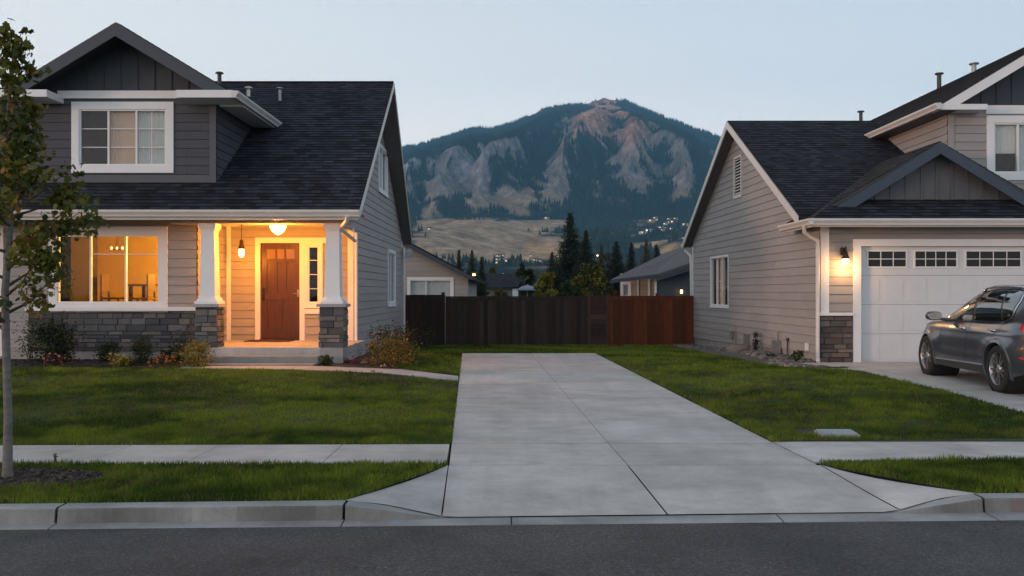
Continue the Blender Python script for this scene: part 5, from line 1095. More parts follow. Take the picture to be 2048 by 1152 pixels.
def rdist(px, s, Y):
    e = 0; n = 0
    wv_ = 16*mn.noise(Vector((s*5, px/300, 4)))+7*mn.noise(Vector((s*17, px/200, 8)))
    for ss_, pp, A in RL:
        if s > ss_[-1]+.06: continue
        d = abs(px+wv_-float(np.interp(s, ss_, pp))); e = max(e, A*math.exp(-d/30)*ss(ss_[-1]+.06, ss_[-1]-.1, s) if ss_[-1] < 1 else A*math.exp(-d/30)); n = max(n, math.exp(-(d/26)**2))
    return e, n
def terr(px, Y):
    X = (px-CX)*Y/F
    if Y < 1300:
        yi = yimg(Y); z = EYE+(HY-yi)*Y/F; amp = ss(300, 520, Y)
        side = .6+.4*ss(800, 900, px)
        z += amp*(fn(X/180+3, Y/150, 1.7, 3)*24+fn(X/60, Y/60, 4, 3)*2.5)*ss(1300, 1150, Y)*1.0
        if px > 1130: z -= amp*6*ss(1130, 1260, px)*ss(1250, 700, Y)
        return X, z
    s = (Y-1300)/(YC-1300); zb = EYE+(HY-438)*1300/F; sil = float(np.interp(px, silx, sily)); zc = EYE+(HY-sil)*YC/F
    if s <= 1:
        w = max(0, math.sin(math.pi*min(1, s)))**.8*(1-s)**.85*1.4
        # big spurs descending to the lower left
        q = X+.55*(Y-2000); r1 = rid(q/620+7.3, (Y-X*.3)/1500, 2.2, 5); r2 = rid(q/150, Y/520, 9, 5)
        z = lerp(zb, zc, s**1.0)+rdist(px, s, Y)[0]*(min(1, s*5)*min(1, (1-s)*6))*1.5+w*((r1-1.1)*60+(r2-1.0)*52+(rid(q/48, Y/260, 5, 3)-1)*15)+(fn(X/45, Y/45, 2, 4))*9*min(1, w*2)
        z += ss(.86, 1, s)*fn(X/40, 1, 6, 3)*5; cap = EYE+(HY-(sil+4+(1-s)*26))*Y/F; z = z if z < cap-12 else cap-12*math.exp(-(z-cap+12)/12) if s < .985 else z
        return X, z
    t = (Y-YC)/900; return X, zc-t*t*900-t*160
print('terrain')
pxs = np.concatenate([np.arange(-600, 700, 26), np.arange(700, 1500, 2.4), np.arange(1500, 2700, 26)]); Ys = np.concatenate([np.linspace(120, 1290, 120), np.linspace(1305, 2800, 250), np.linspace(2830, 2960, 6)])
def build_terrain(name, ys_, mat):
    vs = []; cc = []
    for Y in ys_:
        for px in pxs:
            X, z = terr(px, Y); vs.append((X, Y, z))
    W = len(pxs); H_ = len(ys_); V = np.array(vs).reshape(H_, W, 3)
    gy = np.gradient(V[:, :, 2], axis=0)/np.maximum(1, np.gradient(V[:, :, 1], axis=0)); gx = np.gradient(V[:, :, 2], axis=1)/np.maximum(1, np.gradient(V[:, :, 0], axis=1))
    return V, gx, gy
V1, gx1, gy1 = build_terrain('h', Ys, None)
blobs = [(885, 375, 46, 50, .85), (850, 430, 38, 30, .8), (935, 345, 36, 42, .85), (985, 290, 30, 22, .6), (830, 320, 22, 10, .6), (1060, 395, 75, 30, .55), (1100, 350, 50, 32, .8), (1030, 400, 70, 40, .7), (975, 415, 60, 22, .6), (1200, 258, 46, 30, .85), (1272, 262, 38, 28, .85), (1290, 300, 22, 20, .9), (1215, 212, 38, 14, 1.2), (1170, 235, 30, 22, .6), (1130, 240, 14, 26, .6), (1080, 228, 18, 6, .7), (1215, 320, 24, 22, .6), (1170, 395, 60, 26, .7), (1220, 360, 60, 16, .5), (1280, 375, 40, 22, .5), (1370, 345, 32, 42, .75), (1360, 385, 22, 24, .6), (1340, 290, 26, 16, .4), (1050, 300, 12, 30, .4), (905, 300, 18, 10, .3), (1400, 330, 20, 16, .4), (1150, 215, 12, 5, .5)]
colr = np.zeros((V1.shape[0], V1.shape[1], 3)); fmask = np.zeros(V1.shape[:2])
ROCK = np.array([.20, .175, .165]); GLOW_PINK = np.array([.40, .21, .14]); FOR = np.array([.012, .026, .026]); DRY = np.array([.50, .32, .17]); GR2 = np.array([.36, .26, .17])  # pink summit tint: alpenglow painted into the rock colour
for i in range(V1.shape[0]):
    for j in range(V1.shape[1]):
        X, Y, z = V1[i, j]; px = pxs[j]; py = HY-(z-EYE)*F/Y
        qx = X+.55*(Y-2000)
        if px < 690 or px > 1510: n0 = fn(X/150, Y/150, 1, 4); f = .8+n0 if Y > 1300 else .4+n0*1.5
        elif Y > 1290:
            b = 0
            for (bx, by, rx, ry, s) in blobs:
                d = ((px-bx)/rx)**2+((py-by)/ry)**2
                if d < 4: b += s*math.exp(-d*1.1)
            qx = X+.55*(Y-2000); n0 = fn(qx/95+1, Y/260, z/240, 6); n1 = fn(qx/26, Y/60, z/50, 5); nr = fn(qx/55+9, Y/400, 3, 4); gul = rid(qx/48, Y/260, 5, 3)-1; f = 1.0-b*.82+n0*.62+n1*.70-gul*.30+.10-abs(nr)*.0-.32*max(0, abs(gx1[i, j])-.25)-.34*rdist(px, (Y-1300)/(YC-1300), Y)[1]*(.7+n1*2)+.10
        else:
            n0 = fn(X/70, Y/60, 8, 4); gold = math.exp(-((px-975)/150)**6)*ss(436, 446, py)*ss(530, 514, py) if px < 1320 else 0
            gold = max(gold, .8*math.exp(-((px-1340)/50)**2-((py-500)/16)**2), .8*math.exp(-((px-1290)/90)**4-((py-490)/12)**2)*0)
            f = .95-gold*1.45+n0*.6+fn(X/90+5, Y/28, 2, 4)*.75*(1+gold)  # dark bands: slope shading of the folds put into the cover colour, with scrub
        f = min(1, max(0, (f-.32)/.36)); fmask[i, j] = f
        if Y > 1290:
            base0 = ROCK if px > 985 else np.array([.20, .195, .205]); stk = .62+.75*min(1.2, max(0, rid(qx/17, Y/170, 7, 3)-.4)); hi = ss(330, 215, py)*ss(1120, 1180, px)*ss(1330, 1290, px); base = (base0*(1-hi)+GLOW_PINK*hi)*stk; base = base*(.75+.5*(.5+fn(X/12, Y/30, z/9, 3)))
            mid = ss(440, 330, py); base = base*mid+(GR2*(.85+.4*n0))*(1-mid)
        else: base = (DRY*.95 if (px > 1045 and py > 488) else GR2*1.05)*(.85+.5*fn(X/30, Y/16, 3, 4)+.1)
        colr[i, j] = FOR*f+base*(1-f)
mm, nt, b = new_mat('mountain_cover'); b.inputs['Roughness'].default_value = .95; b.inputs['Specular IOR Level'].default_value = .1
at = nt.nodes.new('ShaderNodeAttribute'); at.attribute_name = 'Col'; v = coords(nt, 'Object')
c = mixc(nt, 'MULTIPLY', 1.0, at.outputs['Color'], ramp(nt, noise(nt, v, .07, 8, .8), [(.3, .35), (.7, 1.6)])); L(nt, c, b.inputs['Base Color']); bump(nt, b, noise(nt, v, .05, 6, .7), 6, .8)
def grid_obj(name, V, C, kind='structure'):
    H_, W, _ = V.shape; me = bpy.data.meshes.new(name); idx = np.arange(H_*W).reshape(H_, W); q = np.stack([idx[:-1, :-1], idx[:-1, 1:], idx[1:, 1:], idx[1:, :-1]], -1).reshape(-1, 4)
    me.vertices.add(H_*W); me.vertices.foreach_set('co', V.reshape(-1)); me.loops.add(q.size); me.loops.foreach_set('vertex_index', q.ravel().astype(np.int32)); me.polygons.add(len(q)); me.polygons.foreach_set('loop_start', np.arange(0, q.size, 4, dtype=np.int32)); me.update(calc_edges=True)
    me.materials.append(mm); ca = me.attributes.new('Col', 'FLOAT_COLOR', 'POINT'); c4 = np.ones((H_*W, 4)); c4[:, :3] = C.reshape(-1, 3); ca.data.foreach_set('color', c4.ravel()); me.polygons.foreach_set('use_smooth', [True]*len(q))
    o = bpy.data.objects.new(name, me); COL.objects.link(o); return tag(o, kind=kind)
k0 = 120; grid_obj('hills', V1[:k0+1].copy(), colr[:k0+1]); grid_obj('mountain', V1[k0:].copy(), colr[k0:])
# forest: small cone trees scattered where the forest mask is high
print('forest')
def cones(name, label, pts, hs, cols, rs):
    n = len(pts); K = 5; base = np.zeros((n, K, 3, 3)); rot = rng.uniform(0, 6.28, n)
    for k in range(K):
        a0, a1 = rot+2*np.pi*k/K, rot+2*np.pi*(k+1)/K
        base[:, k, 0] = pts+np.stack([np.cos(a0)*rs, np.sin(a0)*rs, -hs*.05], 1); base[:, k, 1] = pts+np.stack([np.cos(a1)*rs, np.sin(a1)*rs, -hs*.05], 1); base[:, k, 2] = pts+np.stack([0*hs, 0*hs, hs], 1)
    o = np_mesh(name, base.reshape(-1, 3), 3, M['needle'], np.repeat(cols, K, axis=0)); return tag(o, label, 'forest', kind='stuff')
def scatter(i0, i1, n, hlo, hhi, fmin):
    P_ = []; tries = 0
    while len(P_) < n and tries < n*30:
        tries += 1; i = random.randint(i0, i1-2); j = random.randint(0, len(pxs)-2)
        if pxs[j] < 720 or pxs[j] > 1500: 
            if random.random() > .3: continue
        if fmask[i, j]+random.uniform(-.25, .1) < fmin: continue
        a, b = random.random(), random.random(); p = (V1[i, j]*(1-a)+V1[i, j+1]*a)*(1-b)+(V1[i+1, j]*(1-a)+V1[i+1, j+1]*a)*b; P_.append(p)
    P_ = np.array(P_); h = rng.uniform(hlo, hhi, len(P_)); return P_, h
p, h = scatter(122, 371, 46000, 5, 11, .5); cones('mountain_forest', 'dark blue green forest covering the slopes of the mountain', p, h, shades(len(p), [(.014, .026, .022), (.02, .034, .028), (.011, .02, .018)], .25), h*.24)
p, h = scatter(45, 121, 1900, 4, 9, .55); cones('foothill_forest', 'dark groves of trees on the dry foothills', p, h, shades(len(p), [(.02, .034, .022), (.028, .042, .026), (.014, .024, .016)], .3), h*.3)
p, h = scatter(8, 45, 330, 3, 6, .5); cones('valley_forest', 'dark trees in the valley before the dry hills', p, h, shades(len(p), [(.02, .032, .018), (.03, .04, .02), (.03, .028, .018)], .3), h*.36)
# far houses
def terr_at(px, py):     # nearest Y whose terrain projects to py
    best = None
    for Y in np.arange(200, 1290, 8):
        X, z = terr(px, Y); y = HY-(z-EYE)*F/Y
        if best is None or abs(y-py) < best[0]: best = (abs(y-py), X, Y, z)
    return best[1:]
FW = [simple('far_wall_pale', (.55, .53, .5), .8), simple('far_wall_tan', (.42, .34, .27), .8)]; FL = emis('far_window_lit', (1, .62, .28), 2.5); FLW = emis('far_window_cool', (.85, .9, 1), 2.0)
def mk_far(wall, lit, nm):
    r = thing('far_house', nm, 'house', (0, -50, -50), 'small houses on the far hillside'); o = Vector((0, -50, -50)); m = MB(); m.box(-5, 5, -55, -45, -52, -46.6); m.build('wall', wall, r)
    m = MB(); m.prism([(-5.5, -55.5, -46.6), (5.5, -55.5, -46.6), (5.5, -50, -44.4), (-5.5, -50, -44.4)], (0, 0, .2)); m.prism([(-5.5, -44.5, -46.6), (5.5, -44.5, -46.6), (5.5, -50, -44.4), (-5.5, -50, -44.4)], (0, 0, .2)); m.build('roof', M['roofB'], r)
    for x in (-3.4, 0, 2.6):
        m = MB(); m.box(x, x+1.5, -55.05, -55.01, -49.2, -47.6); m.build('window', lit if x == -3.4 else M['glassdk'], r)
    return r
protos = [mk_far(FW[0], FL, ''), mk_far(FW[1], FL, ''), mk_far(FW[0], FLW, '')]
spots = []
rr = random.Random(11)
def cluster(lbl, x0, x1, y0, y1, n):
    for _ in range(n): spots.append((rr.uniform(x0, x1), rr.uniform(y0, y1), lbl))
A1 = 'tiny pale house among the cluster of lights low on the mountain at right'; A2 = 'tiny house with lights on the dry hill left of the two small round trees'; A3 = 'tiny lit house in the valley band just above the low dark roof'
cluster(A1, 1258, 1300, 462, 470, 7); cluster(A1, 1300, 1372, 440, 452, 9); cluster(A1, 1300, 1350, 456, 468, 8); cluster(A1, 1340, 1372, 474, 484, 3)
cluster(A2, 925, 965, 458, 466, 5); cluster(A2, 858, 872, 460, 464, 2); spots.append((1093, 437, A2))
cluster(A3, 985, 1085, 508, 528, 15)
used = [False]*3
for (px, py, lb) in spots:
    X, Y, z = terr_at(px, py); k = rr.randint(0, 2); r = copy_thing(protos[k], (X, Y, z+1.2)) if used[k] else protos[k]; used[k] = True; r.location = (X, Y, z+1.2); r['label'] = lb; r['group'] = {A1: 'houses low on the mountain', A2: 'houses on the dry hill', A3: 'lit houses in the valley'}[lb]; r.rotation_euler = (0, 0, rr.uniform(-.5, .5)); s_ = rr.uniform(.45, .8)*min(1, Y/1000)**1.5*(.75 if lb == A3 else 1.15); r.scale = (s_,)*3
for (px, py) in ((1006, 548), (1195, 511), (1203, 546)):
    o = thing('far_lamp', {1006: 'orange light above the low dark roof', 1195: 'pale light among the conifers right of the tallest', 1203: 'small light low in the trees right of the conifers'}[px], 'lamp', P(px, py, 70)); m = MB(); c0 = P(px, py, 70); m.lathe(c0, [(0, -.06), (.055, -.03), (.055, .03), (0, .06)], n=10); m.build('lamp_glass', emis('far_street_lamp', (1, .6, .3), 6), o); m = MB(); m.tube([c0-Vector((0, 0, .1)), (c0.x, c0.y, -.8)], .04, 6); m.build('pole', M['black'], o)
# ================================================================ CAR (local: x forward, y left, z up; origin at rear axle on the ground)
def weld(o):
    import bmesh
    bm = bmesh.new(); bm.from_mesh(o.data); bmesh.ops.remove_doubles(bm, verts=bm.verts, dist=.0008); bmesh.ops.recalc_face_normals(bm, faces=bm.faces); bm.to_mesh(o.data); bm.free(); return o
def car():
    RA = Vector((AX(1994, 12.75)+.10, 12.75, .03)); FA = Vector((AX(1852, 15.47)+.10, 15.47, .03)); hd = (FA-RA); WB = hd.length; hd.normalize(); yaw = math.atan2(hd.y, hd.x)
    left = Vector((-hd.y, hd.x, 0)); c0 = RA-left*.80
    root = thing('suv', 'grey compact suv parked on the right driveway, nose towards the white garage door', 'car', (0, 0, 0))
    WH = .915
    TX = [-.90, -.86, -.78, -.70, -.62, -.40, -.1, .3, .7, 1.0, 1.25, 1.5, 1.75, 2.0, 2.15, 2.4, 2.8, 3.15, 3.35, 3.48, 3.56]; TZ = [.80, 1.02, 1.24, 1.42, 1.49, 1.53, 1.56, 1.575, 1.57, 1.545, 1.495, 1.405, 1.285, 1.16, 1.08, 1.045, 1.00, .935, .86, .76, .60]
    def ztop(x): return float(np.interp(x, TX, TZ))
    def zsh(x): return min(float(np.interp(x, [-.9, -.5, 0, 1, 2, 2.4, 3.2, 3.56], [1.02, 1.03, 1.0, .97, .95, .94, .82, .52])), ztop(x)-.05)
    def plan(x):
        w = WH
        if x > 2.5: w = WH*(1-.36*((x-2.5)/1.1)**2.4)
        if x < -.2: w = WH*(1-.30*((-.2-x)/.75)**2.6)
        return w
    def zbot(x): return float(np.interp(x, [-.92, -.6, -.3, 3.0, 3.3, 3.56], [.42, .30, .23, .23, .24, .34]))
    def yside(x, z):
        w = plan(x); zs = zsh(x); zt = ztop(x)
        if z <= zs:
            t = (z-.2)/(zs-.2); y = w*(.945+.055*math.sin(math.pi*min(1, max(0, t))**.8)-.055*max(0, t-.55)**1.3/.35)
            # crease under belt, hips over the wheels, scooped lower door
            y += .012*math.exp(-((z-.86)/.035)**2)-.022*math.exp(-((z-.60)/.12)**2)*(.3 < x < 2.3)*ss(.3, .7, x)*ss(2.4, 2.0, x)
            for xa in (0, WB): y += .03*math.exp(-((x-xa)/.42)**2)*math.exp(-((z-.66)/.2)**2)
            return y
        r = min(1, (z-zs)/max(.01, zt-zs)); y0 = yside(x, zs-1e-4); return y0*max(0, 1-r**2.8)**.25
    xs = np.concatenate([np.linspace(-.90, -.6, 12), np.linspace(-.57, 3.2, 120), np.linspace(3.23, 3.56, 14)])
    T = np.concatenate([np.linspace(0, 1, 34), 1+np.linspace(0, 1, 26)[1:]]); NT = len(T); vs = []
    for x in xs:
        zs, zt, zb_ = zsh(x), ztop(x), zbot(x); half = []
        for t in T:
            if t <= 1: z = lerp(zb_, zs, t)
            else: z = zs+(zt-zs)*math.sin((t-1)*math.pi/2)
            half.append((x, yside(x, z) if t < 2 else 0.0, z))
        vs.append(half)
    m = MB(); n = len(xs); allv = []
    for sgn in (1, -1): allv += [(p[0], p[1]*sgn, p[2]) for h in vs for p in h]
    fs = []
    for s in (0, 1):
        for i in range(n-1):
            for j in range(NT-1):
                a, b, c, d = [s*n*NT+q for q in (i*NT+j, (i+1)*NT+j, (i+1)*NT+j+1, i*NT+j+1)]
                cx_ = (allv[a][0]+allv[c][0])/2; cz = (allv[a][2]+allv[c][2])/2
                if any(math.hypot(cx_-xa, cz-.345) < .40 for xa in (0, WB)) and j < 32: continue
                fs.append((a, b, c, d) if s == 0 else (a, d, c, b))
    m.mesh(allv, fs, smooth=True)
    for i in (0, n-1):
        h = vs[i]; ring = [p for p in h]+[(p[0], -p[1], p[2]) for p in reversed(h)]; m.face(ring)
    paint, nt, b = new_mat('grey_car_paint'); b.inputs['Base Color'].default_value = (.085, .10, .125, 1); b.inputs['Metallic'].default_value = .65; b.inputs['Roughness'].default_value = .32; b.inputs['Coat Weight'].default_value = .8; b.inputs['Coat Roughness'].default_value = .06
    body = m.build('body', paint, root)
    chrome = simple('chrome', (.6, .6, .62), .18, metal=1.0, var=.02); black = simple('black_trim', (.012, .012, .013), .45); clad = simple('dark_cladding', (.03, .03, .032), .6)
    gl, nt, b = new_mat('car_glass'); b.inputs['Base Color'].default_value = (.006, .007, .008, 1); b.inputs['Roughness'].default_value = .03; b.inputs['Specular IOR Level'].default_value = .9; b.inputs['Coat Weight'].default_value = 1
    def patch(mb, poly, off, sgn=1, du=.03, col=(1, 1, 1)):
        x0, x1 = min(p[0] for p in poly), max(p[0] for p in poly); z0, z1 = min(p[1] for p in poly), max(p[1] for p in poly); nx, nz = max(1, int((x1-x0)/du)), max(1, int((z1-z0)/du))
        for i in range(nx):
            a = clip(clip(poly, 0, x0+(x1-x0)*i/nx, True) or [(0, 0)]*3, 0, x0+(x1-x0)*(i+1)/nx, False)
            if not a: continue
            for j in range(nz):
                q = clip(a, 1, z0+(z1-z0)*j/nz, True)
                if q: q = clip(q, 1, z0+(z1-z0)*(j+1)/nz, False)
                if q: mb.mesh([(x, sgn*(yside(x, z)+off), z) for x, z in q], [tuple(range(len(q)))], col, True)
    def ribbon(mb, path, w, off, sgn=1, closed=False, n=6):
        pts = []
        K = len(path)
        for i in range(K if closed else K-1):
            a, b = path[i], path[(i+1) % K]
            for k in range(n): pts.append((lerp(a[0], b[0], k/n), lerp(a[1], b[1], k/n)))
        if not closed: pts.append(path[-1])
        Ls = []
        for i, p in enumerate(pts):
            q0 = pts[i-1] if (i or closed) else p; q1 = pts[(i+1) % len(pts)] if (i+1 < len(pts) or closed) else p
            d = Vector((q1[0]-q0[0], q1[1]-q0[1])).normalized(); nn = Vector((-d.y, d.x))*w/2; Ls.append(((p[0]+nn.x, p[1]+nn.y), (p[0]-nn.x, p[1]-nn.y)))
        R_ = range(len(Ls) if closed else len(Ls)-1)
        for i in R_:
            A, B = Ls[i], Ls[(i+1) % len(Ls)]; mb.mesh([(x, sgn*(yside(x, z)+off), z) for x, z in (A[0], B[0], B[1], A[1])], [(0, 1, 2, 3)])
    # side glazing
    top = lambda x, m_=.085: ztop(x)-m_
    for sg in (1, -1):
        W1 = [(1.98, 1.015), (1.72, 1.20), (1.42, 1.37), (1.14, 1.46), (.98, 1.48), (1.02, 1.015)]
        W2 = [(.93, 1.02), (.90, 1.485), (.55, 1.51), (.16, 1.505), (.02, 1.03)]
        W3 = [(-.03, 1.035), (.11, 1.502), (-.12, 1.49), (-.30, 1.44), (-.37, 1.34), (-.26, 1.10)]
        for W_, nm in ((W1, 'front'), (W2, 'rear'), (W3, 'quarter')):
            g = MB(); patch(g, W_, .006, sg); weld(g.build('side_window', gl, body))
        t = MB(); out = [(2.03, 1.0), (1.74, 1.212), (1.43, 1.387), (1.14, 1.478), (.95, 1.50), (.55, 1.53), (.14, 1.523), (-.14, 1.51), (-.34, 1.455), (-.415, 1.34), (-.29, 1.075), (-.05, 1.01), (1.0, .995)]
        p_ = MB(); patch(p_, [(.99, 1.01), (.99, 1.485), (.89, 1.49), (.92, 1.01)], .004, sg); p_.build('pillar_trim', black, body); p_ = MB(); patch(p_, [(.02, 1.03), (.16, 1.505), (.10, 1.505), (-.04, 1.03)], .004, sg); p_.build('pillar_trim', black, body); p_ = MB(); ribbon(p_, [(1.99, 1.02), (1.72, 1.207), (1.42, 1.38), (1.14, 1.47)], .05, .0045, sg); p_.build('pillar_trim', black, body)
        ribbon(t, out, .03, .009, sg, True); t.build('window_trim', chrome, body)
        # doors as proud panels
        for nm, poly in (('front', [(1.10, .34), (1.08, .99), (2.05, .985), (2.14, .80), (2.16, .34)]), ('rear', [(1.085, .34), (1.065, .99), (-.02, 1.0), (.10, .86), (.40, .62), (.50, .34)])):
            d = MB(); ribbon(d, poly, .008, .0035, sg, True, 8); seam = d.build('door', black, body); 
            hx, hz = (1.30, .885) if nm == 'front' else (.22, .895)
            h = MB(); y = yside(hx, hz)*sg; h.tube([(hx-.09, y, hz), (hx-.07, y+sg*.035, hz+.004), (hx+.07, y+sg*.035, hz+.004), (hx+.09, y, hz)], [.012, .014, .014, .012], 8); h.build('handle', chrome, seam)
        # lower sill strip, cladding
        s = MB(); ribbon(s, [(.45, .37), (2.3, .335)], .022, .006, sg, False, 20); s.build('sill_trim', chrome, body)
        s = MB(); patch(s, [(.42, .235), (2.28, .235), (2.3, .32), (.45, .35)], .004, sg, .12); s.build('sill_cladding', clad, body)
        # wheel arch lips
        for xa in (0, WB):
            a = MB(); K = 34; prev = None
            for k in range(K+1):
                th = math.radians(lerp(-18, 198, k/K)); q = []
                for r, off in ((.375, -.05), (.385, .010), (.425, .012), (.452, .0)):
                    x, z = xa+r*math.cos(th), .345+r*math.sin(th); q.append((x, sg*(yside(x, min(z, zsh(x)))+off), z))
                if prev:
                    for j in range(3): a.mesh([prev[j], q[j], q[j+1], prev[j+1]], [(0, 1, 2, 3)], smooth=True)
                prev = q
            a.build('wheel_arch', paint, body)
            wl = MB(); wl.lathe((xa, 0, .345), [(.39, sg*.45), (.39, sg*.88)], (0, 1, 0), 32); wl.lathe((xa, 0, .345), [(0, sg*.5), (.39, sg*.5)], (0, 1, 0), 32); wl.build('wheel_well', black, body)
        # mirror
        mi = MB(); mi.tube([(1.93, sg*(yside(1.93, .99)-.02), .99), (1.90, sg*(plan(1.9)+.08), 1.02)], [.03, .022], 8)
        c = Vector((1.88, sg*(plan(1.9)+.17), 1.065)); R, S_ = 8, 16; vv = []
        for i in range(R+1):
            th = math.pi*i/R
            for j in range(S_): ph = 2*math.pi*j/S_; e = lambda v: math.copysign(abs(v)**.7, v); vv.append((c.x+.075*e(math.cos(th))*1.0, c.y+.13*e(math.sin(th))*e(math.cos(ph)), c.z+.075*e(math.sin(th))*e(math.sin(ph))))
        mi.mesh(vv, [(i*S_+j, i*S_+(j+1) % S_, (i+1)*S_+(j+1) % S_, (i+1)*S_+j) for i in range(R) for j in range(S_)], smooth=True); mo = mi.build('mirror', paint, body)
        mg = MB(); k = 20; mg.face([(c.x-.078, c.y+.105*math.copysign(abs(math.cos(t*6.283/k))**.7, math.cos(t*6.283/k)), c.z+.058*math.copysign(abs(math.sin(t*6.283/k))**.7, math.sin(t*6.283/k))) for t in range(k)]); mg.build('mirror_glass', chrome, mo)
        # roof rail
        rl = MB(); pts = []; K = 20
        for k in range(K+1):
            x = lerp(-.35, 1.15, k/K); r = .70; zt = ztop(x); y0 = yside(x, zsh(x)-1e-4); zz = zsh(x)+(zt-zsh(x))*(1-(.60/y0)**(1/.25))**(1/2.8); up = .05*min(1, math.sin(math.pi*k/K)*3.5); pts.append((x, sg*.60, zz-.01+up))
        rl.tube(pts, .019, 8); rl.build('roof_rail', chrome, body)
        # tail light and reflector, head lamp
        red, nt_, b_ = new_mat('red_lens'); b_.inputs['Base Color'].default_value = (.55, .01, .012, 1); b_.inputs['Roughness'].default_value = .12; b_.inputs['Coat Weight'].default_value = 1
        tl = MB(); patch(tl, [(-.56, .93), (-.50, .98), (-.62, 1.02), (-.80, 1.0), (-.86, .90), (-.84, .82), (-.68, .84)], .012, sg, .03); tl.build('tail_light', red, body)
        tr = MB(); patch(tr, [(-.72, .52), (-.62, .53), (-.62, .56), (-.72, .56)], .01, sg, .03); tr.build('reflector', red, body)
        hl = MB(); patch(hl, [(2.98, .76), (3.40, .66), (3.46, .70), (3.38, .775), (3.10, .84), (2.98, .82)], .008, sg, .03); hl.build('head_lamp', chrome, body)
    # windscreen and rear window
    def toppatch(x0, x1, yh0, yh1, off, nm):
        g = MB(); NX, NY = 10, 16; grid = []
        for i in range(NX+1):
            x = lerp(x0, x1, i/NX); yh = lerp(yh0, yh1, i/NX); row = []
            for j in range(NY+1):
                y = lerp(-yh, yh, j/NY); zs, zt = zsh(x), ztop(x); y0 = yside(x, zs-1e-4); r = (1-min(1, (abs(y)/y0))**(1/.25))**(1/2.8); row.append((x, y, zs+(zt-zs)*r+off))
            grid.append(row)
        vv = [p for r in grid for p in r]; g.mesh(vv, [(i*(NY+1)+j, i*(NY+1)+j+1, (i+1)*(NY+1)+j+1, (i+1)*(NY+1)+j) for i in range(NX) for j in range(NY)], smooth=True); return g.build(nm, gl, body)
    toppatch(1.32, 2.08, .58, .70, .006, 'windscreen'); toppatch(-.82, -.60, .62, .58, .006, 'rear_window')
    un = MB(); un.box(-.45, 3.2, -.62, .62, .22, .30); un.build('underbody', black, body)
    pl = MB(); pl.box(-.925, -.91, -.26, .26, .72, .84); pl.build('number_plate', M['white'], body)
    # wheels
    tyre = simple('tyre_rubber', (.014, .014, .014), .85, bmp=.3, bscale=60)
    for xa in (0, WB):
        for sg in (1, -1):
            w = thing_child('wheel', (xa, sg*.80, .345), root)
            o = Vector((xa, sg*.80, .345)); ax = (0, sg, 0)
            t = MB(); t.lathe(o, [(.24, -.11), (.315, -.115), (.338, -.09), (.345, -.04), (.345, .04), (.338, .09), (.315, .112), (.25, .11), (.24, .10)], ax, 40); t.build('tyre', tyre, w)
            r = MB(); r.lathe(o, [(.245, -.10), (.225, -.09), (.215, .05), (.24, .095), (.247, .105), (.25, .098)], ax, 40)
            for k in range(10):
                th = 2*math.pi*k/10+(.10 if k % 2 else -.10); d = Vector((math.cos(th), 0, math.sin(th))); p = Vector((-math.sin(th), 0, math.cos(th))); A = Vector(ax)
                a, b_ = o+d*.05+A*.075, o+d*.238+A*.088; wa, wb = .016, .017
                r.prism([a-p*wa, a+p*wa, b_+p*wb, b_-p*wb], A*-.03)
            r.lathe(o, [(.0, .09), (.035, .088), (.06, .075), (.065, .04)], ax, 20); r.build('rim', M['alloy'], w)
            bk = MB(); bk.lathe(o, [(0, .0), (.225, .0)], ax, 24); bk.build('brake', black, w)
    root.location = c0; root.rotation_euler = (0, 0, yaw)
def thing_child(name, org, par):
    o = bpy.data.objects.new(name, None); COL.objects.link(o); o.parent = par; o.location = org; ORG[o] = Vector(org); o.empty_display_size = .1; return o
M['alloy'] = simple('alloy_rim', (.42, .42, .44), .28, metal=.9, var=.03)
car()
# ================================================================ HAZE
HZ = MB(); HZ.box(-5200, 5200, -620, 2990, -2.0, 730); hz = HZ.build('haze', M['black']); tag(hz, kind='stuff'); tag(hz, 'thin blue evening haze over the valley', 'haze')
hm = bpy.data.materials.new('haze_air'); hm.use_nodes = True; nt = hm.node_tree; nt.nodes.remove(nt.nodes['Principled BSDF']); pv = nt.nodes.new('ShaderNodeVolumePrincipled'); pv.inputs['Color'].default_value = (.24, .60, .92, 1); pv.inputs['Density'].default_value = HAZE; L(nt, pv.outputs[0], nt.nodes['Material Output'].inputs['Volume']); hz.data.materials[0] = hm
# ================================================================ LIGHT, SKY, CAMERA
w = bpy.data.worlds.new('World'); S.world = w; w.use_nodes = True; nt = w.node_tree; bg = nt.nodes['Background']
sk = nt.nodes.new('ShaderNodeTexSky'); sk.sky_type = 'NISHITA'; sk.sun_disc = False; sk.sun_elevation = math.radians(SUN_EL); sk.sun_rotation = math.radians(SUN_ROT); sk.air_density = 1.0; sk.dust_density = SKY_DUST; sk.ozone_density = 1.5
hs = nt.nodes.new('ShaderNodeHueSaturation'); hs.inputs['Saturation'].default_value = SKY_SAT; hs.inputs['Value'].default_value = 1.0; L(nt, sk.outputs[0], hs.inputs['Color'])
tint = nt.nodes.new('ShaderNodeMix'); tint.data_type = 'RGBA'; tint.blend_type = 'MULTIPLY'; tint.inputs[0].default_value = 1; tint.inputs[7].default_value = (*SKY_TINT, 1); L(nt, hs.outputs[0], tint.inputs[6]); 
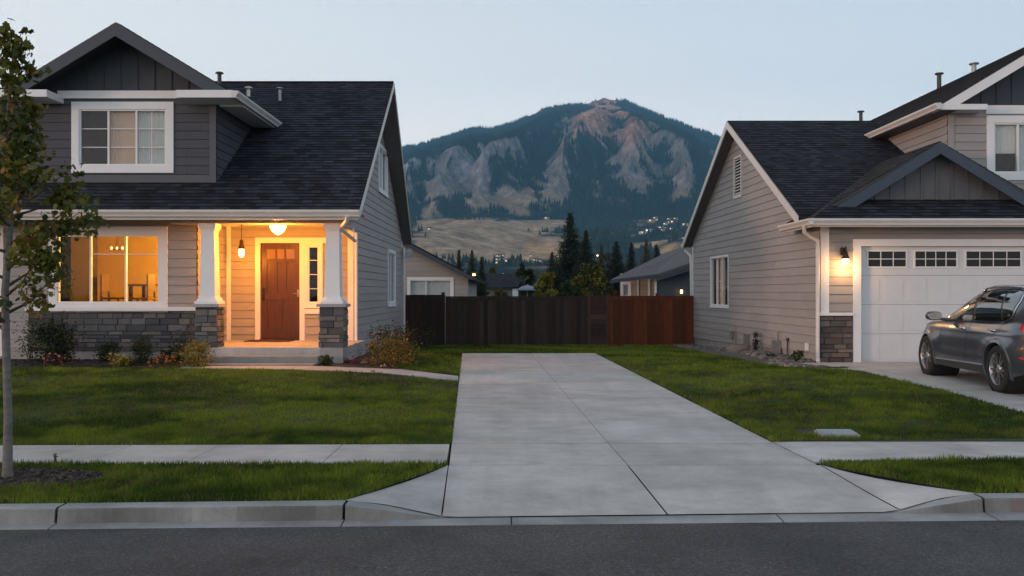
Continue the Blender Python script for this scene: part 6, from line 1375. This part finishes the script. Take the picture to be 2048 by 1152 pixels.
gv = nt.nodes.new('ShaderNodeTexCoord'); sx_ = nt.nodes.new('ShaderNodeSeparateXYZ'); L(nt, gv.outputs['Generated'], sx_.inputs[0])
east = ramp(nt, sx_.outputs['Z'], [(0, (1.20, 1.11, 1.05)), (.08, (1.09, 1.05, 1.06)), (.2, (.84, .90, .99)), (.35, (.56, .66, .79)), (1, (.27, .29, .34))])
west = ramp(nt, sx_.outputs['Z'], [(0, (1.62, 1.38, 1.18)), (.08, (1.48, 1.32, 1.18)), (.2, (1.20, 1.16, 1.12)), (.35, (.84, .88, .90)), (1, (.27, .29, .34))])
xr = nt.nodes.new('ShaderNodeMapRange'); xr.inputs[1].default_value = -.55; xr.inputs[2].default_value = .55; L(nt, sx_.outputs['X'], xr.inputs[0])
gr = mixc(nt, 'MIX', xr.outputs[0], west, east); hz_ = nt.nodes.new('ShaderNodeMix'); hz_.data_type = 'RGBA'; hz_.blend_type = 'ADD'; hz_.inputs[0].default_value = SKY_N; L(nt, gr, hz_.inputs[6]); L(nt, tint.outputs[2], hz_.inputs[7]); L(nt, hz_.outputs[2], bg.inputs['Color']); bg.inputs['Strength'].default_value = SKY_STR
sun = bpy.data.lights.new('sun', 'SUN'); sun.energy = SUN_STR; sun.angle = math.radians(SUN_ANG); sun.color = SUN_COL; so = bpy.data.objects.new('sun', sun); COL.objects.link(so)
# sky sun_rotation r: sun towards (sin r, cos r) in XY
el, ro = math.radians(SUN_EL), math.radians(SUN_ROT); d = Vector((math.sin(ro)*math.cos(el), math.cos(ro)*math.cos(el), math.sin(el))); so.rotation_euler = d.to_track_quat('Z', 'Y').to_euler()
cam = bpy.data.cameras.new('camera'); cam.sensor_width = 36; cam.lens = 36*F/2048; cam.shift_y = (HY-576)/2048; cam.clip_start = .05; cam.clip_end = 20000
co = bpy.data.objects.new('camera', cam); COL.objects.link(co); co.location = (0, 0, EYE); co.rotation_euler = (math.radians(90), 0, 0); S.camera = co
S.render.engine = 'CYCLES'; S.view_settings.view_transform = 'Standard'; S.view_settings.look = 'None'; S.view_settings.exposure = EXPO; S.view_settings.gamma = 1
S.cycles.volume_bounces = 0
